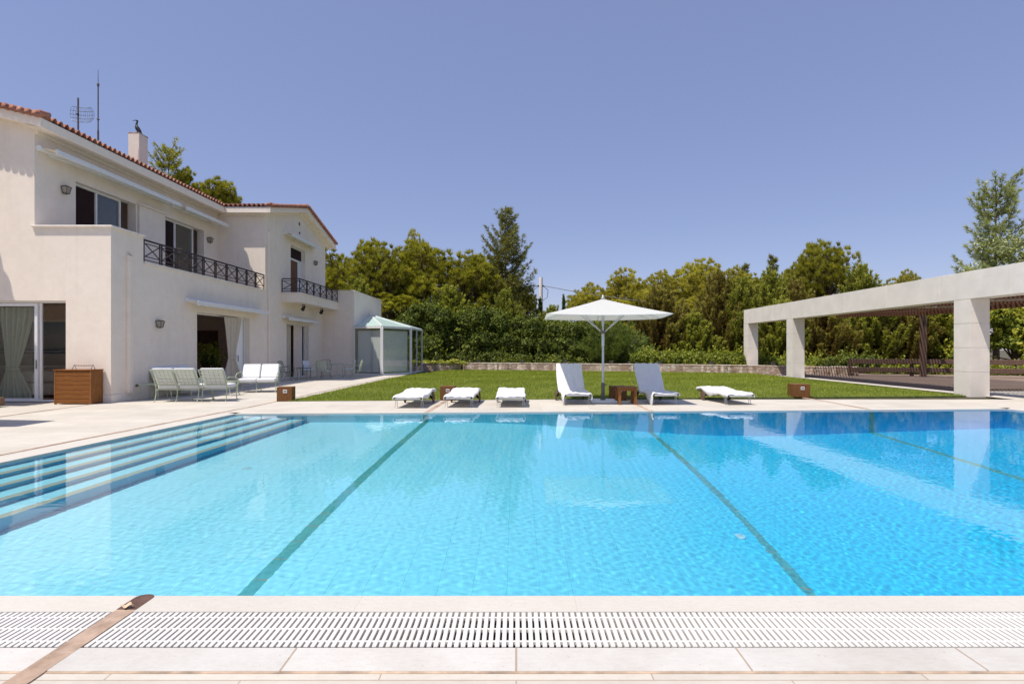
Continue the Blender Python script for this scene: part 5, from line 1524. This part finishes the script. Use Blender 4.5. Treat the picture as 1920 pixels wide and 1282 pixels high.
# --- tall open conifer: whorls of branches carrying needle tufts
def conifer_crown(seed, H, Rr, low=.12, nb=110, mat='conifer', up0=.15, up1=.7, tl=.28, per=8, gap=.25, wd=.04, prof=None, spread=.28):
    rg = np.random.default_rng(seed); ch = []; lm = []
    for i in range(nb):
        f = low + (1-low)*(i+.5)/nb; f = min(.995, f + rg.normal(0,.01))
        if rg.random() < gap*.5: continue
        z0 = H*f; reach = Rr*((1-f)/(1-low))**.7*(.42+.78*rg.random()) if prof is None else Rr*prof(f)*(.7+.45*rg.random())
        reach = max(reach, .25)
        az = i*2.399 + rg.normal(0,.3); o = np.array([math.cos(az), math.sin(az), 0.])
        upk = up0 + (up1-up0)*f
        m = max(6, int(reach*9)); s = np.linspace(.18, 1, m)
        P = np.array([0,0,z0]) + np.outer(s*reach, o); P[:,2] += reach*upk*s**1.6 - reach*.10*np.sin(np.pi*s)
        lat = np.cross(o, [0,0,1]); 
        for q in range(3):
            off = rg.normal(0, 1, (m,1))*(spread*reach*(1.02-s))[:,None]
            Q = P + off*lat + rg.normal(0,.07,(m,3)); Dq = unit(o*.7 + np.sign(off)*lat*.5 + np.array([0,0,.55]))
            col = .30 + .35*s + rg.normal(0,.10,m)
            ch.append(tufts(rg, Q, Dq, per, tl, wd, .45, np.clip(col,0,1)))
        lm.append(([Vector((0,0,z0)), Vector(P[m//2]), Vector(P[-1])], [.02+.012*reach, .015+.006*reach, .008]))
    P = np.zeros((10,3)); P[:,2] = np.linspace(H*.95, H*1.0, 10); ch.append(tufts(rg, P, np.tile([0,0,1.],(10,1)), 8, tl, wd, .5, np.full(10,.6)))
    me = mesh_from('conifer_crown', ch, M[mat])
    b = limbs([([(0,0,0),(0.05,0,H*.3),(0,.05,H*.6),(0,0,H*.98)], [.03*H*.6, .02*H*.6, .011*H*.6, .02])] + lm, 5)
    return me, b

# --- cypress: upswept feathery plumes
def cypress_crown(seed, H, Rr, mat='cypress', nb=150, low=.02, round_=.6, wd=.06, fine=1.):
    """upswept pointed plumes, each a narrow feather of scale leaves"""
    rg = np.random.default_rng(seed); ch = []; lm = []
    for i in range(nb):
        f = low + (1-low)*((i+.5)/nb)**.9
        prof = (1-f)**round_ * min(1, .72+f*1.6)
        reach = max(.10*Rr, Rr*prof*(.55+.65*rg.random())); az = i*2.399+rg.normal(0,.35); o = np.array([math.cos(az), math.sin(az), 0.])
        rise = reach*(.45+.5*rg.random()) + fine*(.35+.75*rg.random())
        z0 = H*f*.90; m = max(9, int(9+reach*10)); s = np.linspace(.22, 1, m)
        P = np.array([0,0,z0]) + np.outer(s*reach, o); P[:,2] += rise*s**2.4 - .12*reach*np.sin(np.pi*s)
        P += np.cumsum(rg.normal(0,.012,(m,3)),0)
        T = unit(np.gradient(P, axis=0)); lat = unit(np.cross(T, [0,0,1.])); upv = np.cross(lat, T)
        for q in range(5):
            th = q*2*np.pi/5 + rg.normal(0,.5,m); dv = lat*np.cos(th)[:,None] + upv*np.sin(th)[:,None]
            tl = fine*(.07+.20*np.sin(np.pi*np.clip(s*.92,0,1))*(.5+.8*rg.random(m)))
            tw_d = unit(T*1.0 + dv*.62 + np.array([0,0,.15]))
            for a_ in range(3):
                fr = (a_+.6)/3; Q = P + tw_d*(tl*fr)[:,None]
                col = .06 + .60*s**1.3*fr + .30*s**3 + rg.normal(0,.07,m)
                ch.append(tufts(rg, Q, unit(tw_d+T*.4), 2, .20*fine, wd, .22, np.clip(col,0,1)))
        ch.append(tufts(rg, P[-3:], T[-3:], 5, .30*fine, wd, .16, np.full(3,.95)))
        n2 = 8; s2 = rg.uniform(.05,.55,n2); P2 = np.array([0,0,z0]) + np.outer(s2*reach, o); P2[:,2] += rise*s2**2.4
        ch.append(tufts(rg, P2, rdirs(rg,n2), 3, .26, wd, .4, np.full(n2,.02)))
        if i % 3 == 0: lm.append(([Vector((0,0,max(0,z0-.1))), Vector(P[m//2])], [.02,.01]))
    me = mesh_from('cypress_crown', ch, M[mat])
    b = limbs([([(0,0,0),(0,0,H*.5),(0,0,H*.9)], [.10,.06,.02])] + lm, 5)
    return me, b

# --- broadleaved mass made of leafy shoots; f(u) gives lumps along a path
def leafy(seed, lumps, dens, size, mat, name, shoots=.25, colbias=.45, elong=1.8):
    rg = np.random.default_rng(seed); ch = []
    for (x, y, z, rx, ry, rz_) in lumps:
        area = 4*np.pi*((rx*ry+ry*rz_+rx*rz_)/3); n = int(area*dens)
        d = rdirs(rg, n); d = d[d[:,2] > -.75]; n = len(d)
        # uneven surface: bunches of leaves standing forward of the mass
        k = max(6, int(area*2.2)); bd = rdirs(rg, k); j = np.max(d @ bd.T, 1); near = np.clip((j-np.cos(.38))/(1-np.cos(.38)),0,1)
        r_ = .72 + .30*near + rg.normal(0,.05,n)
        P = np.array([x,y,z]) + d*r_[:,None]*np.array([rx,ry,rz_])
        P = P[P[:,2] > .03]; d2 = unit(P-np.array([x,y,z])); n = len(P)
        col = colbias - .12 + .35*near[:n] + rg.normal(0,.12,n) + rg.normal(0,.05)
        ch.append(leaves(rg, P, unit(d2+np.array([0,-.2,.45])), size, np.clip(col,0,1), elong))
        m = int(k*shoots*2)
        for _ in range(m):
            q = rdirs(rg,1)[0]; q[2] = abs(q[2]); o = np.array([x,y,z]) + q*np.array([rx,ry,rz_])*.95
            g = unit(q*.5+np.array([0,0,1.])+rg.normal(0,.25,3)); s = np.linspace(0,.38+.25*rg.random(),9)
            Q = o + np.outer(s,g) + rg.normal(0,.035,(9,3)); ch.append(leaves(rg, Q, unit(rg.normal(size=(9,3))+g), size, np.full(9,min(1,colbias+.4)), elong))
    return mesh_from(name, ch, M[mat], 4)

def at(px, Z): return (px-CX)*Z/F0
def hgt(py, Z): return CAMH + (CY-py)*Z/F0

# base variants (each about its real size; copies are scaled a little)
pv = [pine_crown(21, 10, 3.1, .28, 32), pine_crown(22, 10, 3.4, .34, 36), pine_crown(23, 10, 2.9, .25, 30)]
pyv = [pine_crown(31, 10, 3.3, .30, 34, 'pine_y'), pine_crown(32, 10, 3.6, .36, 38, 'pine_y')]
cv_ = [cypress_crown(41, 6, 2.1, nb=150), cypress_crown(42, 6, 1.9, nb=135)]
cb_ = [cypress_crown(51, 6, 2.1, 'cypress_b', 150), cypress_crown(52, 6, 1.9, 'cypress_b', 135)]
protos = {}
def place(kind, var, label, px, ytop, halfw, Z, group, base_h, base_r, name, cat='tree', rz=None):
    h = hgt(ytop, Z); r_ = halfw*Z/F0; rz = random.uniform(0, 6.28) if rz is None else rz
    key = (kind, var); sc = (r_/base_r, r_/base_r, h/base_h); loc = (at(px, Z), Z, 0)
    if key not in protos:
        me, b = {'pine': pv, 'piney': pyv, 'cyp': cv_, 'cypb': cb_}[kind][var]
        t = tree_obj(name, label, cat, loc, me, b, group, rz, sc); protos[key] = t; return t
    t = dup(protos[key], loc, rz, label, sc); t.name = name; t['group'] = group; return t
BR = {('pine',0):3.1, ('pine',1):3.4, ('pine',2):2.9, ('piney',0):3.3, ('piney',1):3.6, ('cyp',0):2.0, ('cyp',1):1.8, ('cypb',0):2.0, ('cypb',1):1.8}
def pine(kind, var, label, px, ytop, hw, Z, group='pines behind the hedge'):
    return place(kind, var, label, px, ytop, hw, Z, group, 10, BR[(kind,var)], 'pine_tree')
def cyp(kind, var, label, px, ytop, hw, Z, group='cypresses behind the stone wall'):
    return place(kind, var, label, px, ytop, hw, Z, group, 6.55, BR[(kind,var)], 'cypress_tree')

# pines between the villa and the tall conifer
pine('pine', 0, 'round green pine partly hidden by the right end of the villa roof', 636, 462, 62, 50)
pine('pine', 1, 'bright green pine right of the villa gable, its lobed top highest of the left pines', 712, 449, 66, 46)
pine('pine', 2, 'broad green pine in the middle of the left group, a yellowish tree behind its top', 790, 457, 72, 47)
pine('pine', 1, 'green pine with a flattish top just left of the tall dark conifer', 868, 474, 74, 48)
pine('piney', 0, 'sparse yellowish pine whose top peeks over the middle green pine', 781, 445, 34, 58)
pine('pine', 0, 'dull green pine close to the left foot of the tall dark conifer', 918, 470, 52, 52)
pine('pine', 2, 'low green pine in the shade over the roof of the glass bay', 742, 545, 60, 44)
me, b = conifer_crown(61, 14.4, 4.0, .10, 150, gap=.34, per=11, tl=.32, wd=.036, up0=.25, up1=1.0, spread=.46)
tree_obj('tall_conifer', 'tall dark pointed conifer rising far above the hedge left of the utility pole', 'tree', (at(948,50), 50, 0), me, b, None, 0, (1,1,hgt(390,50)/14.4))
pine('piney', 1, 'dull olive pine low at the right foot of the tall conifer, beside the pole', 978, 530, 34, 51)
# pines behind the villa roof
me, b = conifer_crown(62, 17.5, 3.4, .35, 120, 'pine', gap=.2, up0=.3, up1=.8, prof=lambda f: .25+.9*(1-f)**.8)
tree_obj('pine_tree', 'pointed green pine showing above the villa roof right of the chimney', 'tree', (at(316,45), 45, 0), me, b, 'pines behind the villa', 0, (1,1,hgt(278,45)/17.6))
me, b = pine_crown(63, 16.2, 2.6, .6, 26, 'pine')
tree_obj('pine_tree', 'rounded shoulder of a pine above the roof, right beside the pointed one', 'tree', (at(350,46), 46, 0), me, b, 'pines behind the villa', 0, (.72,.72,hgt(313,46)/16.2))
me, b = pine_crown(64, 14.2, 2.6, .62, 26, 'pine')
tree_obj('pine_tree', 'small pine tuft showing over the roof valley near the wing', 'tree', (at(412,46), 46, 0), me, b, 'pines behind the villa', 0, (.82,.82,hgt(348,46)/14.2))
# umbrella pines in the middle
pine('piney', 1, 'low olive umbrella pine at the left edge of the central pine group', 1112, 531, 50, 62, 'olive umbrella pines in the centre')
pine('piney', 0, 'olive umbrella pine second from the left in the central group, over the parasol top', 1168, 514, 54, 62, 'olive umbrella pines in the centre')
pine('piney', 1, 'olive umbrella pine in the middle of the central group', 1232, 510, 58, 60, 'olive umbrella pines in the centre')
pine('piney', 0, 'yellowish umbrella pine, tallest of the central group', 1312, 494, 66, 62, 'olive umbrella pines in the centre')
pine('piney', 1, 'olive umbrella pine at the right edge of the central group', 1372, 503, 52, 58, 'olive umbrella pines in the centre')
pine('piney', 0, 'olive pine low in the gap behind the parasol, filling the middle of the view', 1150, 570, 66, 52, 'olive umbrella pines in the centre')
pine('piney', 1, 'olive pine low behind the brown cypresses left of the pergola', 1290, 560, 70, 50, 'olive umbrella pines in the centre')
# right side
pine('pine', 1, 'large dense green pine standing above the pergola beam', 1548, 449, 58, 52, 'pines behind the pergola')
pine('pine', 2, 'lower left shoulder pine beside the large pine above the pergola beam', 1496, 490, 42, 54, 'pines behind the pergola')
pine('piney', 1, 'small flat-topped pine peeking over the middle of the pergola beam', 1694, 508, 40, 60, 'pines behind the pergola')
pine('pine', 0, 'green pine low between the central group and the large pine', 1412, 512, 40, 54, 'pines behind the pergola')
me, b = conifer_crown(65, 9.5, 1.2, .3, 70, 'conifer', gap=.2)
tree_obj('conifer', 'slender grey green conifer tip left of the large pine', 'tree', (at(1449,50), 50, 0), me, b, None, 0, (1,1,hgt(483,50)/9.5))
me, b = conifer_crown(66, 9, .7, .5, 40, 'conifer', gap=.2)
tree_obj('conifer', 'tiny dark conifer tip right of the tallest umbrella pine', 'tree', (at(1397,58), 58, 0), me, b, None, 0, (1,1,hgt(497,58)/9))
me, b = conifer_crown(67, 13.2, 2.7, .22, 66, 'aspen', gap=.45, up0=.45, up1=1.1, prof=lambda f: .35+.75*(1-f)**.5, per=12, tl=.34)
tree_obj('pine_tree', 'tall loose pine at the right edge, its open crown above the pergola beam', 'tree', (at(1868,40), 40, 0), me, b, 'pines behind the pergola', 1.1, (1,1,hgt(356,40)/13.3))
rg = np.random.default_rng(70)
lum = [(rg.normal(-.2,1.2), rg.normal(0,.8), 4.6+4.6*rg.random(), .5, .5, .45) for _ in range(26)]
me = leafy(71, lum, 60, .09, 'aspen', 'aspen_crown', .7)
tree_obj('silvery_tree', 'silvery leaved broadleaf tree at the right edge in front of the loose pine', 'tree', (at(1915,38), 38, 0), me, limbs([([(0,0,0),(.1,0,3),(.0,.1,5.5),(.1,0,8.3)],[.14,.11,.07,.02])]+[([(0,0,4+.2*i),(l[0]*.5,l[1]*.5,(l[2]+4)/2+.6),l[:3]],[.05,.03,.01]) for i,l in enumerate(lum[:10])]), None)
lum = [(rg.normal(0,.35), rg.normal(0,.3), 3+3.9*rg.random(), .16, .16, .2) for _ in range(16)]
me = leafy(72, lum, 90, .08, 'aspen', 'sapling_crown', .8)
tree_obj('thin_sapling', 'thin leafless-looking sapling sprigs just left of the loose pine', 'tree', (at(1815,37), 37, 0), me, limbs([([(0,0,0),(.05,0,3),(-.1,0,6.9)],[.05,.035,.008])]+[([(0,0,3.2),(l[0],l[1],l[2]-.4),l[:3]],[.015,.01,.005]) for l in lum]), None)

# cypresses with feathery plumes
Lc = [('cyp', 0, 'yellow-tipped cypress plume in front of the left pines, behind the villa balcony', 672, 520, 50, 43),
      ('cyp', 1, 'yellow-tipped cypress in front of the left pines, above the round laurel', 842, 535, 56, 44),
      ('cyp', 0, 'small yellow-tipped cypress at the foot of the tall dark conifer', 948, 540, 40, 45),
      ('cyp', 1, 'yellowish cypress beside the utility pole', 1036, 572, 34, 48),
      ('cypb', 0, 'brownish cypress with spreading plumes right behind the parasol canopy', 1236, 536, 62, 43),
      ('cypb', 1, 'reddish brown cypress, the tallest between parasol and pergola', 1346, 505, 56, 44),
      ('cyp', 0, 'olive cypress between the brown cypress and the far pergola column', 1296, 585, 56, 42),
      ('cyp', 1, 'olive cypress directly left of the far pergola column', 1392, 520, 52, 43),
      ('cyp', 0, 'olive cypress right above the far end of the pergola beam', 1446, 505, 54, 42),
      ('cypb', 0, 'brownish cypress above the pergola beam left of the large pine', 1490, 525, 48, 41),
      ('cyp', 1, 'green plumed cypress above the pergola beam right of the large pine', 1612, 497, 58, 42),
      ('cyp', 0, 'cypress seen through the first pergola bay, between the two far columns', 1462, 560, 60, 39),
      ('cypb', 1, 'brownish cypress seen under the pergola, right of the second column', 1545, 560, 62, 38.5),
      ('cyp', 1, 'yellow-tipped cypress seen under the pergola, left of the timber post', 1630, 555, 66, 38),
      ('cypb', 0, 'dark brownish cypress seen under the pergola behind the timber post', 1706, 560, 62, 37.5),
      ('cyp', 0, 'yellow-tipped cypress seen under the pergola, right of the timber post', 1778, 560, 62, 37)]
for a in Lc: cyp(a[0], a[1], a[2], *a[3:])
for (px, yt, hw, Z, lab) in ((1013, 553, 12, 52, 'narrow dark cypress in front of the utility pole'), (1057, 548, 10, 56, 'narrow dark cypress tip left of the parasol top')):
    me, b = cypress_crown(int(px), 6, .6, 'feather', 120, round_=1.0, fine=.55)
    tree_obj('narrow_cypress', lab, 'tree', (at(px, Z), Z, 0), me, b, None, 0, (hw*Z/F0/.6, hw*Z/F0/.6, hgt(yt, Z)/6.2))

# tall laurel hedge behind the stone wall
rg = np.random.default_rng(80); lum = []
prof = [(700, 640), (745, 612), (795, 563), (850, 588), (905, 578), (960, 592), (1015, 600), (1070, 606), (1110, 600)]
for (px, yt), (px2, yt2) in zip(prof, prof[1:]):
    for k in range(4):
        f = k/4 + rg.uniform(0,.2); p_, y_ = px+(px2-px)*f, yt+(yt2-yt)*f; Z = 42 + rg.normal(0,.3); ht = hgt(y_, Z)
        n = max(2, int(ht/1.15))
        for q in range(n):
            z = ht*(q+.5)/n; lum.append((at(p_, Z)+rg.normal(0,.35), Z-.55*(1-q/n)+rg.normal(0,.22), min(z, ht-.75), rg.uniform(.75,1.05), rg.uniform(.75,1.0), rg.uniform(.7,.95)))
for p_ in range(700, 1112, 13):
    for z_ in (.9, 2.0, 3.0): lum.append((at(p_,43.3)+rg.normal(0,.2), 43.4, z_, .8, .5, .75))
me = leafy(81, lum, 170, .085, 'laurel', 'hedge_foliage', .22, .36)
o = thing('laurel_hedge', 'tall dark green laurel hedge behind the stone wall from the glass bay to the parasol', 'hedge', (0, 42, 0)); cr = link('foliage', me, o, (0,-42,0))
limbs([([(at(p_,42.3), .3, 0), (at(p_,42.3)+.1, .3, 2.0), (at(p_,42.3)-.2, .1, 3.2)], [.06,.045,.015]) for p_ in range(720, 1110, 26)]).build('stem', M['bark'], o, local=True)
# feathery shrub behind the parasol pole
rg = np.random.default_rng(85); ch = []
for i in range(260):
    az = rg.random()*6.28; o_ = np.array([math.cos(az), math.sin(az), 0.]); reach = .3+1.95*rg.random()**.7; hh = 1.0+3.2*(1-(reach/2.5)**1.6)*rg.uniform(.55,1)
    m = 14; s = np.linspace(.15,1,m); P = np.outer(s*reach*1.25, o_*np.array([1.15,.8,0])); P[:,2] = hh*s**.85
    T = unit(np.gradient(P, axis=0))
    for q in range(3): ch.append(tufts(rg, P+rg.normal(0,.07,(m,3)), T, 5, .24, .034, .35, np.clip(.25+.5*s+rg.normal(0,.1,m),0,1)))
sh = thing('feathery_shrub', 'dark green fine feathery shrub behind the parasol pole', 'shrub', (at(1148,41), 41.2, 0)); link('foliage', mesh_from('feathery_foliage', ch, M['feather']), sh)
limbs([([(0,0,0),(.3*math.cos(a),.3*math.sin(a),1.2),(.9*math.cos(a),.9*math.sin(a),2.4)],[.05,.03,.01]) for a in (0,1.3,2.5,3.8,5)]).build('stem', M['bark'], sh, local=True)
# low shrub hedge right of the parasol
def low_hedge(seed, x0, x1, Zf, yt, label, mat='shrub', w=.65):
    rg = np.random.default_rng(seed); lum = []
    p = x0
    while p < x1:
        Z = Zf(p)+rg.normal(0,.1); ht = hgt(yt+rg.uniform(-6,8), Z)
        lum.append((at(p,Z), Z+.35, ht*.55, rg.uniform(.5,.75), w, ht*.36)); lum.append((at(p+5,Z), Z+.2, ht*.3, .6, w*.8, ht*.33)); p += rg.uniform(9,15)
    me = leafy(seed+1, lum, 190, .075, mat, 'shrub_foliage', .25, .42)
    c_ = Zf((x0+x1)/2); o = thing('low_hedge', label, 'hedge', (at((x0+x1)/2, c_), c_, 0)); link('foliage', me, o, (-o.location.x, -o.location.y, 0)); return o
low_hedge(90, 1196, 1396, lambda p: 38.4-(p-1196)*.020, 655, 'low mid green clipped shrub hedge behind the stone wall, parasol to pergola')
low_hedge(92, 1408, 1540, lambda p: 35.0-(p-1408)*.014, 668, 'low shrub hedge behind the stone wall inside the far pergola bays')
low_hedge(94, 1556, 1656, lambda p: 32.9-(p-1556)*.010, 664, 'leafy climbing shrub spilling over the pergola end of the stone wall', 'laurel')
low_hedge(96, 1650, 2160, lambda p: 31.4-(p-1650)*.006, 688, 'fresh green shrubs growing behind the timber rail', 'shrub')
low_hedge(98, 880, 1100, lambda p: 40.6-(p-880)*.005, 676, 'low dark green shrubs at the foot of the laurel hedge, just above the wall', 'laurel', .4)
# broadleaf tree behind the nearest column
rg = np.random.default_rng(99)
lum = [(rg.normal(0,2.1), rg.normal(0,.8), .7+4.3*rg.random(), rg.uniform(.6,1), .8, rg.uniform(.5,.8)) for _ in range(46)]
me = leafy(100, lum, 70, .12, 'shrub', 'broadleaf_crown', .5, .55)
tree_obj('broadleaf_tree', 'light green broadleaf tree under the pergola right of the nearest column', 'tree', (at(1900,34.5), 34.5, 0), me, limbs([([(0,0,0),(.2,0,1.5),(-.2,.1,4.2)],[.13,.1,.03])]+[([(0,0,.8),(l[0]*.5,l[1]*.5,l[2]*.6+.5),l[:3]],[.05,.03,.01]) for l in lum[:14]]), None)
# yellow-green ground cover and sprigs over the left wall
rg = np.random.default_rng(110)
lum = [(at(p,38.8)+rg.normal(0,.1), 38.75+rg.normal(0,.25), .56+rg.uniform(-.05,.12), rg.uniform(.22,.36), .26, rg.uniform(.10,.18)) for p in range(796, 876, 6)]
me = leafy(111, lum, 260, .06, 'creeper', 'creeper_foliage', .08, .5)
o = thing('ground_cover', 'bright yellow-green ground cover spilling over the wall beside the glass bay', 'plant', (at(835,38.8), 38.8, .5)); link('foliage', me, o, (-o.location.x, -o.location.y, -.5))
for px, zt, lab in ((818, 2.2, 'young yellow-green sapling above the ground cover by the glass bay'), (861, 3.0, 'slender yellow-green sapling in front of the laurel hedge')):
    X0 = at(px, 39.6); lum = [(X0+rg.normal(0,.28), 39.6+rg.normal(0,.1), zt*rg.uniform(.5,1), .09, .09, .09) for _ in range(8)]
    me = leafy(int(px), lum, 160, .09, 'creeper', 'sapling_foliage', .05, .30)
    o = thing('young_sapling', lab, 'plant', (X0, 39.6, 0)); link('foliage', me, o, (-X0, -39.6, 0))
    limbs([([(0,0,0),(.03,0,zt*.5),(-.02,0,zt)],[.02,.015,.005])]).build('stem', M['bark'], o, local=True)
# house plant inside the curtained door
rg = np.random.default_rng(120); lum = [(-12.7+rg.normal(0,.20), 22.4+rg.normal(0,.15), .8+rg.random()*.45, .12,.12,.12) for _ in range(9)]
o = thing('house_plant', 'dark leafy potted plant standing inside the wide curtained door', 'potted plant', (-12.55, 22.4, .018)); link('foliage', leafy(121, lum, 160, .12, 'laurel', 'plant_foliage', .4), o, (12.7, -22.4, -.018))
MB().lathe([(.14,0),(.2,.35),(.22,.37),(.2,.37),(.0,.36)], (0,0,0), 16).build('pot', M['strip'], o, local=True, smooth='auto')
limbs([([(0,0,.35),(.1*math.cos(a),.1*math.sin(a),.8),(.3*math.cos(a),.3*math.sin(a),1.25)],[.015,.012,.006]) for a in (0,1.2,2.4,3.6,4.8)]).build('stem', M['bark'], o, local=True)
